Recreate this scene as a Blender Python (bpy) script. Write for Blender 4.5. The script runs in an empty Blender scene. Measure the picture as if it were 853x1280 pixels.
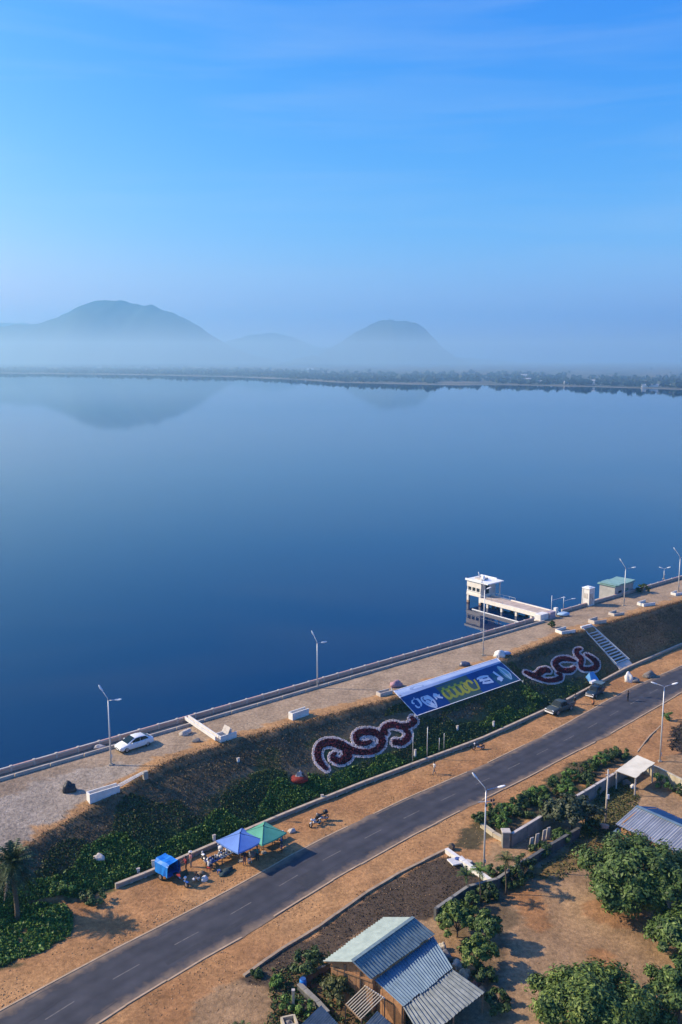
import bpy, bmesh, math, random
import numpy as np
from mathutils import Vector, Matrix

# ------------------------------------------------------------------ camera, sky, sun, exposure
scene = bpy.context.scene
CAM_H, FOCAL_PX, IMG_W, IMG_H, HORIZON = 45.0, 1150.0, 853.0, 1280.0, 446.0
PITCH = math.atan((IMG_H / 2 - HORIZON) / FOCAL_PX)
cd = bpy.data.cameras.new('camera')
cam = bpy.data.objects.new('camera', cd)
scene.collection.objects.link(cam)
cam.location = (0, 0, CAM_H)
cam.rotation_euler = (math.pi / 2 - PITCH, 0, 0)
cd.sensor_fit = 'VERTICAL'
cd.sensor_height = 24
cd.sensor_width = 16
cd.lens = 24 * FOCAL_PX / IMG_H
cd.clip_start = 0.5
cd.clip_end = 40000
scene.camera = cam

SUN_EL, SUN_AZ = math.radians(34), math.radians(-84)      # sun stands to the left of the view
world = bpy.data.worlds.new('World')
scene.world = world
world.use_nodes = True
wn, wl = world.node_tree.nodes, world.node_tree.links
sky = wn.new('ShaderNodeTexSky')
sky.sky_type = 'NISHITA'
sky.sun_disc = False
sky.sun_elevation = SUN_EL
sky.sun_rotation = SUN_AZ
sky.altitude = 200
sky.air_density = 1.0
sky.dust_density = 1.5
sky.ozone_density = 5.0
# vivid camera rendering of the sky: one tone curve per channel, the same for the whole dome
bg = wn['Background']
k1 = wn.new('ShaderNodeVectorMath'); k1.operation = 'SCALE'; k1.inputs['Scale'].default_value = .1
wl.new(sky.outputs[0], k1.inputs[0])
spl = wn.new('ShaderNodeSeparateXYZ'); wl.new(k1.outputs[0], spl.inputs[0])
k2 = wn.new('ShaderNodeCombineXYZ')
for ch, (pw, mul) in enumerate(((2.5, 13.0), (1.3, 2.45), (.36, 1.36))):
    p_ = wn.new('ShaderNodeMath'); p_.operation = 'POWER'; p_.inputs[1].default_value = pw
    m_ = wn.new('ShaderNodeMath'); m_.operation = 'MULTIPLY'; m_.inputs[1].default_value = mul / (.13 * 1.414)
    c_ = wn.new('ShaderNodeMath'); c_.operation = 'MINIMUM'; c_.inputs[1].default_value = 1.1 / (.13 * 1.414)
    wl.new(spl.outputs[ch], p_.inputs[0]); wl.new(p_.outputs[0], m_.inputs[0]); wl.new(m_.outputs[0], c_.inputs[0]); wl.new(c_.outputs[0], k2.inputs[ch])
bg.inputs[1].default_value = 0.13
# thin high cirrus, all over the dome
wtc = wn.new('ShaderNodeTexCoord')
wmp = wn.new('ShaderNodeMapping'); wmp.inputs['Scale'].default_value = (1.2, 2.2, 13.0); wmp.inputs['Rotation'].default_value = (.05, -.06, .3)
wno = wn.new('ShaderNodeTexNoise'); wno.inputs['Scale'].default_value = 2.1; wno.inputs['Detail'].default_value = 7; wno.inputs['Roughness'].default_value = .55; wno.inputs['Distortion'].default_value = .4
wrp = wn.new('ShaderNodeMapRange'); wrp.inputs[1].default_value = .48; wrp.inputs[2].default_value = .80; wrp.inputs[3].default_value = 0; wrp.inputs[4].default_value = .16
wmx = wn.new('ShaderNodeMix'); wmx.data_type = 'RGBA'; wmx.inputs['B'].default_value = (4.0, 4.6, 5.1, 1)
wl.new(wtc.outputs['Generated'], wmp.inputs[0]); wl.new(wmp.outputs[0], wno.inputs['Vector'])
wl.new(wno.outputs['Fac'], wrp.inputs[0]); wl.new(wrp.outputs[0], wmx.inputs['Factor'])
wl.new(k2.outputs[0], wmx.inputs['A']); wl.new(wmx.outputs['Result'], bg.inputs[0])
bg.inputs[1].default_value = 0.13

sd = bpy.data.lights.new('sun', 'SUN')
sun = bpy.data.objects.new('sun', sd)
scene.collection.objects.link(sun)
sd.energy = 5.0
sd.angle = math.radians(0.6)
sd.color = (1.0, 0.83, 0.62)
sun_dir = Vector((math.sin(SUN_AZ) * math.cos(SUN_EL), math.cos(SUN_AZ) * math.cos(SUN_EL), math.sin(SUN_EL)))
sun.rotation_euler = sun_dir.to_track_quat('Z', 'Y').to_euler()
sun.location = (-80, 60, 90)

scene.view_settings.view_transform = 'Standard'
scene.view_settings.look = 'None'
scene.view_settings.gamma = 1
scene.view_settings.exposure = 0.5
scene.cycles.use_denoising = True
scene.cycles.max_bounces = 6
scene.cycles.volume_bounces = 2
scene.cycles.transparent_max_bounces = 8

rng = np.random.default_rng(7)
random.seed(7)
COL = scene.collection

# ------------------------------------------------------------------ survey of the place
ZG, ZW = -6.0, -1.2                                  # plain below the dam, lake level (dam crest = 0)
AX = math.radians(40)
DE, DN = np.array([math.cos(AX), math.sin(AX)]), np.array([math.sin(AX), -math.cos(AX)])
T_WALL = -4.3


def st_of(x, y):
    return x * DE[0] + (y - 120) * DE[1], x * DN[0] + (y - 120) * DN[1]


def xy_of(s, t):
    return s * DE[0] + t * DN[0], 120 + s * DE[1] + t * DN[1]


def ray(px, py):
    a, b = (px - IMG_W / 2) / FOCAL_PX, -(py - IMG_H / 2) / FOCAL_PX
    return np.array([a, math.cos(PITCH) + b * math.sin(PITCH), -math.sin(PITCH) + b * math.cos(PITCH)])


def atz(px, py, z):
    """surveyed point of the plane at height z"""
    d = ray(px, py)
    k = (z - CAM_H) / d[2]
    return Vector((d[0] * k, d[1] * k, z))


def st_line(pts, z):
    r = [st_of(*atz(px, py, z)[:2]) for px, py in pts]
    r.sort()
    return np.array([p[0] for p in r]), np.array([p[1] for p in r])


CRX, CRY = st_line([(200, 953), (272, 930), (370, 902), (490, 872), (625, 824), (700, 795), (853, 750)], 0)
# towards the left the crest widens into a gravelled apron that ramps down
apron = sorted(st_of(*atz(px, py, z)[:2]) for px, py, z in ((0, 1078, -2.6), (60, 1038, -2.0), (130, 1000, -1.2), (165, 975, -.6)))
CRX = np.concatenate([[-400, -62], [p[0] for p in apron], CRX, [110, 600]])
CRY = np.concatenate([[11, 10], [p[1] for p in apron], CRY, [5.5, 5.5]])
CZX, CZY = np.array([-400, -62] + [p[0] for p in apron] + [-30.]), np.array([-4.2, -3.2, -2.6, -2.0, -1.2, -.6, 0.])
TOX, TOY = st_line([(20, 1150), (160, 1104), (350, 1022), (450, 982), (600, 926), (700, 881), (780, 838), (853, 806)], ZG)
TOX = np.concatenate([[-400, -60], TOX, [110, 600]])
TOY = np.concatenate([[24, 18], TOY, [13, 13]])
RLX, RLY = st_line([(0, 1264), (70, 1226), (151, 1183), (236, 1140), (267, 1123.5), (315, 1098), (385, 1057.6), (420, 1040.5), (509, 998), (600, 959), (682.5, 918.6), (787, 861), (853, 832)], ZG)
RRX, RRY = st_line([(123, 1278), (260, 1195), (300, 1173), (351.6, 1140), (420, 1098), (520, 1042), (653, 975), (720, 940), (758.6, 920), (826, 881), (853, 865)], ZG)
RLX = np.concatenate([[-400, -90], RLX, [120, 500]]); RLY = np.concatenate([[110, 32], RLY, [15.5, 12]])
RRX = np.concatenate([[-400, -90], RRX, [120, 500]]); RRY = np.concatenate([[120, 41], RRY, [20.5, 19]])


def crest_t(s): return np.interp(s, CRX, CRY)
def toe_t(s): return np.interp(s, TOX, TOY)
def roadl(s): return np.interp(s, RLX, RLY)
def roadr(s): return np.interp(s, RRX, RRY)


def vnoise(x, y, sc, seed=0):
    """smooth value noise 0..1"""
    x, y = np.asarray(x) / sc, np.asarray(y) / sc
    xi, yi = np.floor(x), np.floor(y)
    fx, fy = x - xi, y - yi
    fx, fy = fx * fx * (3 - 2 * fx), fy * fy * (3 - 2 * fy)

    def h(a, b):
        v = np.sin(a * 127.1 + b * 311.7 + seed * 74.7) * 43758.5453
        return v - np.floor(v)
    return (h(xi, yi) * (1 - fx) + h(xi + 1, yi) * fx) * (1 - fy) + (h(xi, yi + 1) * (1 - fx) + h(xi + 1, yi + 1) * fx) * fy


MOUND = atz(765, 1142, ZG)


def height(x, y):
    s, t = st_of(x, y)
    c, o = crest_t(s), toe_t(s)
    f = np.clip((t - c) / np.maximum(o - c, .5), 0, 1)
    f = np.where(f < .1, f * f * 5, np.where(f > .95, 1 - (1 - f) ** 2 * 10 * .5, f))
    f = np.clip(f, 0, 1)
    zc = np.interp(s, CZX, CZY)
    z = zc * np.clip((t - T_WALL - 2.2) / np.maximum(c - T_WALL - 2.2, .5), 0, 1) * (1 - f) + ZG * f
    rough = np.clip(np.minimum(t - c, o - t) / 1.5, 0, 1)
    z = z + rough * (vnoise(s, t, 2.6, 3) - .5) * .25
    offroad = np.clip(np.maximum(roadl(s) - t, t - roadr(s)) / 1.2, 0, 1) * (t > o - .2)
    z = z + offroad * ((vnoise(s, t, 3.1, 5) - .5) * .16 + (vnoise(s, t, .9, 8) - .5) * .07)
    z = z + 0.75 * np.exp(-(((x - MOUND.x) / 2.6) ** 2 + ((y - MOUND.y) / 2.0) ** 2))
    return z


def at(px, py, dz=0.0):
    """surveyed point on the ground"""
    d = ray(px, py)
    lo, hi = (1.5 - CAM_H) / d[2], (-8 - CAM_H) / d[2]
    for _ in range(40):
        m = (lo + hi) / 2
        if CAM_H + d[2] * m > float(height(d[0] * m, d[1] * m)):
            lo = m
        else:
            hi = m
    m = (lo + hi) / 2
    x, y = d[0] * m, d[1] * m
    return Vector((x, y, CAM_H + d[2] * m + dz))


def gz(x, y): return float(height(x, y))


def st3(s, t, dz=0.0):
    x, y = xy_of(s, t)
    return Vector((x, y, gz(x, y) + dz))


# ------------------------------------------------------------------ materials
MATS = {}


def mat(name, c1, c2=None, scale=3.0, rough=.8, metal=0.0, bump=0.0, bscale=None, spec=.3, detail=4.0, island=False, coat=0.0):
    if name in MATS:
        return MATS[name]
    m = bpy.data.materials.new(name)
    m.use_nodes = True
    n, l = m.node_tree.nodes, m.node_tree.links
    b = n['Principled BSDF']
    b.inputs['Roughness'].default_value = rough
    b.inputs['Metallic'].default_value = metal
    b.inputs['Specular IOR Level'].default_value = spec
    b.inputs['Coat Weight'].default_value = coat
    if c2 is None:
        c2 = tuple(v * .82 for v in c1)
    tc = n.new('ShaderNodeTexCoord')
    noi = n.new('ShaderNodeTexNoise')
    noi.inputs['Scale'].default_value = scale
    noi.inputs['Detail'].default_value = detail
    l.new(tc.outputs['Object'], noi.inputs['Vector'])
    rmp = n.new('ShaderNodeValToRGB')
    rmp.color_ramp.elements[0].position, rmp.color_ramp.elements[1].position = .3, .7
    rmp.color_ramp.elements[0].color = (*c2, 1)
    rmp.color_ramp.elements[1].color = (*c1, 1)
    if island:
        g = n.new('ShaderNodeNewGeometry')
        mx = n.new('ShaderNodeMath')
        mx.operation = 'ADD'
        mu = n.new('ShaderNodeMath')
        mu.operation = 'MULTIPLY'
        mu.inputs[1].default_value = .5
        l.new(g.outputs['Random Per Island'], mu.inputs[0])
        m2 = n.new('ShaderNodeMath')
        m2.operation = 'MULTIPLY'
        m2.inputs[1].default_value = .6
        l.new(noi.outputs['Fac'], m2.inputs[0])
        l.new(mu.outputs[0], mx.inputs[0])
        l.new(m2.outputs[0], mx.inputs[1])
        l.new(mx.outputs[0], rmp.inputs[0])
    else:
        l.new(noi.outputs['Fac'], rmp.inputs[0])
    l.new(rmp.outputs[0], b.inputs['Base Color'])
    if bump:
        n2 = n.new('ShaderNodeTexNoise')
        n2.inputs['Scale'].default_value = bscale or scale * 4
        n2.inputs['Detail'].default_value = 6
        l.new(tc.outputs['Object'], n2.inputs['Vector'])
        bp = n.new('ShaderNodeBump')
        bp.inputs['Strength'].default_value = bump
        bp.inputs['Distance'].default_value = .05
        l.new(n2.outputs['Fac'], bp.inputs['Height'])
        l.new(bp.outputs[0], b.inputs['Normal'])
    MATS[name] = m
    return m


def leafmat(name, ca, cb, cc=None, rough=.55):
    if name in MATS:
        return MATS[name]
    m = mat(name, cb, ca, scale=.85, rough=rough, island=True, spec=.25)
    if cc:
        for nd in m.node_tree.nodes:
            if nd.type == 'VALTORGB':
                e = nd.color_ramp.elements.new(.86)
                e.color = (*cc, 1)
    return m


def colour_attr_mat(name, rough=.9):
    """ground: albedo zones come from the mesh (sand, soil, gravel, weeds), grain from noise"""
    m = bpy.data.materials.new(name)
    m.use_nodes = True
    n, l = m.node_tree.nodes, m.node_tree.links
    b = n['Principled BSDF']
    b.inputs['Roughness'].default_value = rough
    b.inputs['Specular IOR Level'].default_value = .15
    a = n.new('ShaderNodeVertexColor')
    a.layer_name = 'zone'
    tc = n.new('ShaderNodeTexCoord')
    mul = a.outputs['Color']
    for sc, lo, hi, det in ((.35, .72, 1.22, 5), (2.3, .66, 1.3, 6), (11., .8, 1.2, 3)):
        t = n.new('ShaderNodeTexNoise')
        t.inputs['Scale'].default_value = sc
        t.inputs['Detail'].default_value = det
        t.inputs['Roughness'].default_value = .65
        l.new(tc.outputs['Object'], t.inputs['Vector'])
        mr = n.new('ShaderNodeMapRange')
        mr.inputs[1].default_value, mr.inputs[2].default_value = .3, .7
        mr.inputs[3].default_value, mr.inputs[4].default_value = lo, hi
        l.new(t.outputs['Fac'], mr.inputs[0])
        vm = n.new('ShaderNodeVectorMath')
        vm.operation = 'MULTIPLY'
        l.new(mul, vm.inputs[0])
        l.new(mr.outputs[0], vm.inputs[1])
        mul = vm.outputs[0]
    l.new(mul, b.inputs['Base Color'])
    t = n.new('ShaderNodeTexNoise')
    t.inputs['Scale'].default_value = 3.0
    t.inputs['Detail'].default_value = 9
    t.inputs['Roughness'].default_value = .7
    l.new(tc.outputs['Object'], t.inputs['Vector'])
    bp = n.new('ShaderNodeBump')
    bp.inputs['Strength'].default_value = .7
    bp.inputs['Distance'].default_value = .16
    l.new(t.outputs['Fac'], bp.inputs['Height'])
    l.new(bp.outputs[0], b.inputs['Normal'])
    return m


# ------------------------------------------------------------------ mesh helpers
def link(o, parent=None):
    COL.objects.link(o)
    if parent is not None:
        o.parent = parent
    return o


def fast_mesh(name, verts, faces, smooth=False):
    """verts (N,3), faces (M,k) arrays"""
    v = np.ascontiguousarray(verts, dtype=np.float32)
    f = np.ascontiguousarray(faces, dtype=np.int32)
    me = bpy.data.meshes.new(name)
    me.vertices.add(len(v))
    me.vertices.foreach_set('co', v.ravel())
    k = f.shape[1]
    me.loops.add(f.size)
    me.loops.foreach_set('vertex_index', f.ravel())
    me.polygons.add(len(f))
    me.polygons.foreach_set('loop_start', np.arange(0, f.size, k, dtype=np.int32))
    me.update(calc_edges=True)
    me.validate()
    if smooth:
        me.polygons.foreach_set('use_smooth', np.ones(len(f), dtype=bool))
    return me


class MB:
    """collects shapes, builds them as one mesh object"""
    def __init__(s):
        s.v, s.f, s.mi = [], [], []

    def add(s, vs, fs, mi=0):
        k = len(s.v)
        s.v += [tuple(v) for v in vs]
        s.f += [tuple(i + k for i in f) for f in fs]
        s.mi += [mi] * len(fs)
        return s

    def box(s, c, size, rz=0.0, rx=0.0, ry=0.0, taper=1.0, mi=0):
        hx, hy, hz = size[0] / 2, size[1] / 2, size[2] / 2
        M = Matrix.Translation(c) @ Matrix.Rotation(rz, 4, 'Z') @ Matrix.Rotation(ry, 4, 'Y') @ Matrix.Rotation(rx, 4, 'X')
        vs = []
        for z in (-1, 1):
            k = taper if z > 0 else 1
            for x, y in ((-1, -1), (1, -1), (1, 1), (-1, 1)):
                vs.append(M @ Vector((x * hx * k, y * hy * k, z * hz)))
        return s.add(vs, [(0, 3, 2, 1), (4, 5, 6, 7), (0, 1, 5, 4), (1, 2, 6, 5), (2, 3, 7, 6), (3, 0, 4, 7)], mi)

    def bar(s, a, b, w, h, mi=0, up=(0, 0, 1)):
        a, b = Vector(a), Vector(b)
        d = (b - a)
        L = d.length
        d.normalize()
        u = Vector(up)
        if abs(d.dot(u)) > .98:
            u = Vector((1, 0, 0))
        side = d.cross(u).normalized()
        u = side.cross(d).normalized()
        vs = []
        for p in (a, b):
            for x, y in ((-1, -1), (1, -1), (1, 1), (-1, 1)):
                vs.append(p + side * (x * w / 2) + u * (y * h / 2))
        return s.add(vs, [(3, 2, 1, 0), (4, 5, 6, 7), (0, 1, 5, 4), (1, 2, 6, 5), (2, 3, 7, 6), (3, 0, 4, 7)], mi)

    def tube(s, pts, r, n=8, mi=0, cap=True):
        pts = [Vector(p) for p in pts]
        rs = r if isinstance(r, (list, tuple)) else [r] * len(pts)
        vs, fs = [], []
        for i, p in enumerate(pts):
            d = (pts[min(i + 1, len(pts) - 1)] - pts[max(i - 1, 0)]).normalized()
            u = Vector((0, 0, 1)) if abs(d.z) < .9 else Vector((1, 0, 0))
            a = d.cross(u).normalized()
            b = a.cross(d).normalized()
            for k in range(n):
                th = 2 * math.pi * k / n
                vs.append(p + (a * math.cos(th) + b * math.sin(th)) * rs[i])
        for i in range(len(pts) - 1):
            for k in range(n):
                fs.append((i * n + k, i * n + (k + 1) % n, (i + 1) * n + (k + 1) % n, (i + 1) * n + k))
        if cap:
            fs.append(tuple(range(n))[::-1])
            fs.append(tuple((len(pts) - 1) * n + k for k in range(n)))
        return s.add(vs, fs, mi)

    def torus(s, c, R, r, axis='Y', n=16, m=6, mi=0):
        vs, fs = [], []
        for i in range(n):
            a = 2 * math.pi * i / n
            for j in range(m):
                b = 2 * math.pi * j / m
                q, w = R + r * math.cos(b), r * math.sin(b)
                p = (q * math.cos(a), w, q * math.sin(a)) if axis == 'Y' else (w, q * math.cos(a), q * math.sin(a))
                vs.append(Vector(c) + Vector(p))
        for i in range(n):
            for j in range(m):
                fs.append((i * m + j, ((i + 1) % n) * m + j, ((i + 1) % n) * m + (j + 1) % m, i * m + (j + 1) % m))
        return s.add(vs, fs, mi)

    def disc(s, c, R, th, axis='Y', n=14, mi=0):
        o = Vector((0, th / 2, 0)) if axis == 'Y' else (Vector((th / 2, 0, 0)) if axis == 'X' else Vector((0, 0, th / 2)))
        return s.tube([Vector(c) - o, Vector(c) + o], R, n, mi)

    def blob(s, c, size, seed=0, sub=2, amp=.25, mi=0, flat=False):
        bm = bmesh.new()
        bmesh.ops.create_icosphere(bm, subdivisions=sub, radius=1)
        r = random.Random(seed)
        ph = [r.uniform(0, 9) for _ in range(6)]
        vs = []
        for v in bm.verts:
            p = v.co
            k = 1 + amp * (math.sin(3 * p.x + ph[0]) * math.sin(3.3 * p.y + ph[1]) + .6 * math.sin(5 * p.z + ph[2] + 4 * p.x) * math.sin(5 * p.y + ph[3])) + r.uniform(-amp, amp) * .3
            z = p.z * k
            if flat:
                z = max(z, -.35)
            vs.append((c[0] + p.x * k * size[0], c[1] + p.y * k * size[1], c[2] + z * size[2]))
        fs = [tuple(v.index for v in f.verts) for f in bm.faces]
        bm.free()
        return s.add(vs, fs, mi)

    def poly(s, pts, mi=0):
        return s.add(pts, [tuple(range(len(pts)))], mi)

    def slab(s, pts, th, mi=0):
        """flat polygon given by its top corners, thickened downwards along its normal"""
        pts = [Vector(p) for p in pts]
        nrm = (pts[1] - pts[0]).cross(pts[-1] - pts[0]).normalized()
        if nrm.z < 0:
            pts.reverse()
            nrm = -nrm
        n = len(pts)
        vs = pts + [p - nrm * th for p in pts]
        fs = [tuple(range(n)), tuple(range(2 * n - 1, n - 1, -1))] + [(i, i + n, (i + 1) % n + n, (i + 1) % n) for i in range(n)]
        return s.add(vs, fs, mi)

    def build(s, name, m, parent=None, smooth=False, bevel=0.0):
        me = bpy.data.meshes.new(name)
        me.from_pydata(s.v, [], s.f)
        for mm in (m if isinstance(m, (list, tuple)) else [m]):
            me.materials.append(mm)
        if any(s.mi):
            me.polygons.foreach_set('material_index', s.mi)
        if smooth:
            me.polygons.foreach_set('use_smooth', [True] * len(me.polygons))
        me.update()
        o = link(bpy.data.objects.new(name, me), parent)
        if bevel:
            b = o.modifiers.new('bevel', 'BEVEL')
            b.width = bevel
            b.segments = 2
            b.limit_method = 'ANGLE'
        return o


def tag(o, label=None, cat=None, group=None, kind=None):
    if label: o['label'] = label
    if cat: o['category'] = cat
    if group: o['group'] = group
    if kind: o['kind'] = kind
    return o


def thing(name, label, cat, loc, rz=0.0, group=None):
    o = bpy.data.objects.new(name, None)
    o.empty_display_size = .3
    COL.objects.link(o)
    o.location = loc
    o.rotation_euler = (0, 0, rz)
    return tag(o, label, cat, group)


def copy_tree(o, parent=None):
    c = o.copy()
    COL.objects.link(c)
    c.parent = parent
    for ch in list(o.children):
        copy_tree(ch, c)
    return c


def place(o, loc, rz=None, label=None, group=None):
    o.location = loc
    if rz is not None:
        o.rotation_euler = (0, 0, rz)
    if label: o['label'] = label
    if group: o['group'] = group
    return o


def inpoly(x, y, poly):
    x, y = np.asarray(x), np.asarray(y)
    r = np.zeros(x.shape, bool)
    n = len(poly)
    for i in range(n):
        x1, y1 = poly[i]
        x2, y2 = poly[(i + 1) % n]
        c = ((y1 > y) != (y2 > y)) & (x < (x2 - x1) * (y - y1) / (y2 - y1 + 1e-12) + x1)
        r ^= c
    return r


def gpoly(pts):
    return [tuple(at(px, py)[:2]) for px, py in pts]

# ================================================================== THE SETTING
# ------------------------------------------------------------------ ground below and on the dam
def axis_vals(lo, hi, step, far_lo, far_hi):
    a = list(np.arange(lo, hi + step / 2, step))
    d, x = step, lo
    left = []
    while x > far_lo:
        d *= 1.45
        x -= d
        left.append(max(x, far_lo))
    d, x = step, a[-1]
    right = []
    while x < far_hi:
        d *= 1.45
        x += d
        right.append(min(x, far_hi))
    return np.array(left[::-1] + a + right)


Z_SOIL = gpoly([(300, 1222), (400, 1162), (460, 1117), (520, 1082), (556, 1066), (600, 1090), (618, 1104), (560, 1140), (520, 1150), (480, 1150), (400, 1203), (350, 1240)])
Z_SOIL2 = gpoly([(835, 935), (842, 912), (853, 902), (900, 880), (930, 940), (860, 948)])
Z_PALM = gpoly([(-60, 1138), (20, 1128), (80, 1130), (92, 1160), (60, 1185), (20, 1200), (-60, 1240)])
Z_HEDGE = gpoly([(560, 1060), (590, 1030), (640, 1000), (700, 965), (760, 936), (790, 945), (770, 960), (690, 1010), (645, 1045)])
Z_GARDEN = gpoly([(340, 1215), (405, 1195), (470, 1240), (520, 1300), (330, 1320)])
Z_YARDGR = gpoly([(655, 1100), (720, 1055), (770, 1035), (760, 1060), (735, 1085), (690, 1100)])
Z_YARDG2 = gpoly([(720, 1050), (745, 985), (775, 965), (800, 990), (790, 1015), (760, 1050)])
Z_GRAVEL = [tuple(at(px, py)[:2]) for px, py in [(-80, 1010), (0, 1000), (45, 975), (110, 958), (185, 950), (150, 975), (110, 1000), (55, 1035), (0, 1070), (-80, 1100)]]
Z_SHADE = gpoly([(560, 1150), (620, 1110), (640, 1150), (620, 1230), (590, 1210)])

S = axis_vals(-72, 112, .5, -3200, 3200)
T = axis_vals(T_WALL, 62, .42, T_WALL - .01, 3200)
T = T[T >= T_WALL - .005]
T = np.concatenate([[T_WALL], T[1:]])
SS, TT = np.meshgrid(S, T, indexing='ij')
XX = SS * DE[0] + TT * DN[0]
YY = 120 + SS * DE[1] + TT * DN[1]
ZZ = height(XX, YY)
# slope of the far ends settles onto the plain
verts = np.stack([XX, YY, ZZ], -1).reshape(-1, 3)
ns, nt = len(S), len(T)
ii, jj = np.meshgrid(np.arange(ns - 1), np.arange(nt - 1), indexing='ij')
b0 = (ii * nt + jj).ravel()
faces = np.stack([b0, b0 + 1, b0 + nt + 1, b0 + nt], -1)
# water face of the dam
k0 = len(verts)
skirt = np.stack([XX[:, 0], YY[:, 0], np.full(ns, -5.)], -1)
verts = np.concatenate([verts, skirt])
sk = np.arange(ns - 1)
faces = np.concatenate([faces, np.stack([sk * nt, sk * nt + nt, k0 + sk + 1, k0 + sk], -1)])
gme = fast_mesh('ground', verts, faces, True)

wx = XX + (vnoise(XX, YY, 1.6, 1) - .5) * 1.6 + (vnoise(XX, YY, .6, 2) - .5) * .9
wy = YY + (vnoise(XX, YY, 1.6, 11) - .5) * 1.6 + (vnoise(XX, YY, .6, 12) - .5) * .9
ws, wt = wx * DE[0] + (wy - 120) * DE[1], wx * DN[0] + (wy - 120) * DN[1]
C_SAND, C_SAND2 = np.array([.41, .225, .098]), np.array([.31, .155, .066])
colr = np.zeros((ns, nt, 3))
n1 = vnoise(XX, YY, 4.5, 21)[..., None]
colr[:] = C_SAND * n1 + C_SAND2 * (1 - n1)
tc_, to_ = crest_t(ws), toe_t(ws)
# crest: compacted earth and worn concrete
m = wt < tc_
colr[m] = (np.array([.36, .265, .175]) * n1 + np.array([.31, .225, .15]) * (1 - n1))[m]
m = (wt < tc_) & (wt > tc_ - 1.7)
colr[m] = [.40, .225, .10]
m = inpoly(wx, wy, Z_GRAVEL) & (wt < tc_ - .8)
colr[m] = [.37, .30, .225]
# slope
f = (wt - tc_) / np.maximum(to_ - tc_, 1)
m = (f > 0) & (f < 1)
slope = np.where((f + (n1[..., 0] - .5) * .7 < .55)[..., None], np.array([.15, .108, .062]), np.array([.085, .085, .032]))
red = np.clip((ws - 42) / 18, 0, 1)[..., None] * np.clip(n1 * 1.6, 0, 1)
slope = slope * (1 - red) + np.array([.36, .175, .075]) * red
colr[m] = slope[m]
m = (f > -.02) & (f < .06)
colr[m] = [.35, .19, .085]
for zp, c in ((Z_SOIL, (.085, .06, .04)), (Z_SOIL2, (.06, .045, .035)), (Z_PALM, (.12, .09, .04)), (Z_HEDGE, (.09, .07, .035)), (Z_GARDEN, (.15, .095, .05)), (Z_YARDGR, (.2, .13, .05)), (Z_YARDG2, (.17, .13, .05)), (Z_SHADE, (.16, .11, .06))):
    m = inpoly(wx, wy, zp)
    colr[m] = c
m = inpoly(wx, wy, gpoly([(-80, 1158), (0, 1140), (40, 1126), (75, 1120), (110, 1122), (130, 1134), (95, 1140), (60, 1132), (20, 1140), (0, 1152), (-80, 1176)]))
colr[m] = C_SAND2
m = (wt > 33.5) & (colr[..., 0] > .33)
colr[m] = (np.array([.335, .215, .115]) * n1 + np.array([.27, .165, .085]) * (1 - n1))[m]
m = (((XX - MOUND.x) / 3.4) ** 2 + ((YY - MOUND.y) / 2.4) ** 2 + (n1[..., 0] - .5)) < 1
colr[m] = [.27, .145, .07]
ca = gme.color_attributes.new('zone', 'FLOAT_COLOR', 'POINT')
flat = np.ones((len(verts), 4), np.float32)
flat[:k0, :3] = colr.reshape(-1, 3)
flat[k0:, :3] = [.2, .18, .16]
ca.data.foreach_set('color', flat.ravel())
gme.materials.append(colour_attr_mat('ground'))
tag(link(bpy.data.objects.new('ground', gme)), kind='structure')

# ------------------------------------------------------------------ lake
m = bpy.data.materials.new('water')
m.use_nodes = True
n, l = m.node_tree.nodes, m.node_tree.links
b = n['Principled BSDF']
b.inputs['Base Color'].default_value = (.0001, .012, .055, 1)
b.inputs['Roughness'].default_value = .03
b.inputs['IOR'].default_value = 1.333
tc = n.new('ShaderNodeTexCoord')
mp = n.new('ShaderNodeMapping')
mp.inputs['Scale'].default_value = (.5, 1.1, 1)
mp.inputs['Rotation'].default_value = (0, 0, .5)
l.new(tc.outputs['Object'], mp.inputs[0])
t = n.new('ShaderNodeTexNoise')
t.inputs['Scale'].default_value = 1.1
t.inputs['Detail'].default_value = 5
l.new(mp.outputs[0], t.inputs['Vector'])
t2 = n.new('ShaderNodeTexNoise')
t2.inputs['Scale'].default_value = .012
t2.inputs['Detail'].default_value = 3
l.new(mp.outputs[0], t2.inputs['Vector'])
mu = n.new('ShaderNodeMath')
mu.operation = 'MULTIPLY'
l.new(t.outputs['Fac'], mu.inputs[0])
l.new(t2.outputs['Fac'], mu.inputs[1])
bp = n.new('ShaderNodeBump')
bp.inputs['Strength'].default_value = .12
bp.inputs['Distance'].default_value = .06
l.new(mu.outputs[0], bp.inputs['Height'])
l.new(bp.outputs[0], b.inputs['Normal'])
# the sheet ends under the dam
wv = []
for s_ in (-6000, 6000):
    x, y = xy_of(s_, T_WALL + .05)
    wv.append((x, y, ZW))
x, y = xy_of(6000, -9000); wv.append((x, y, ZW))
x, y = xy_of(-6000, -9000); wv.append((x, y, ZW))
me = fast_mesh('water', np.array(wv), np.array([[0, 1, 2, 3]]))
me.materials.append(m)
tag(link(bpy.data.objects.new('water', me)), kind='structure')

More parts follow.
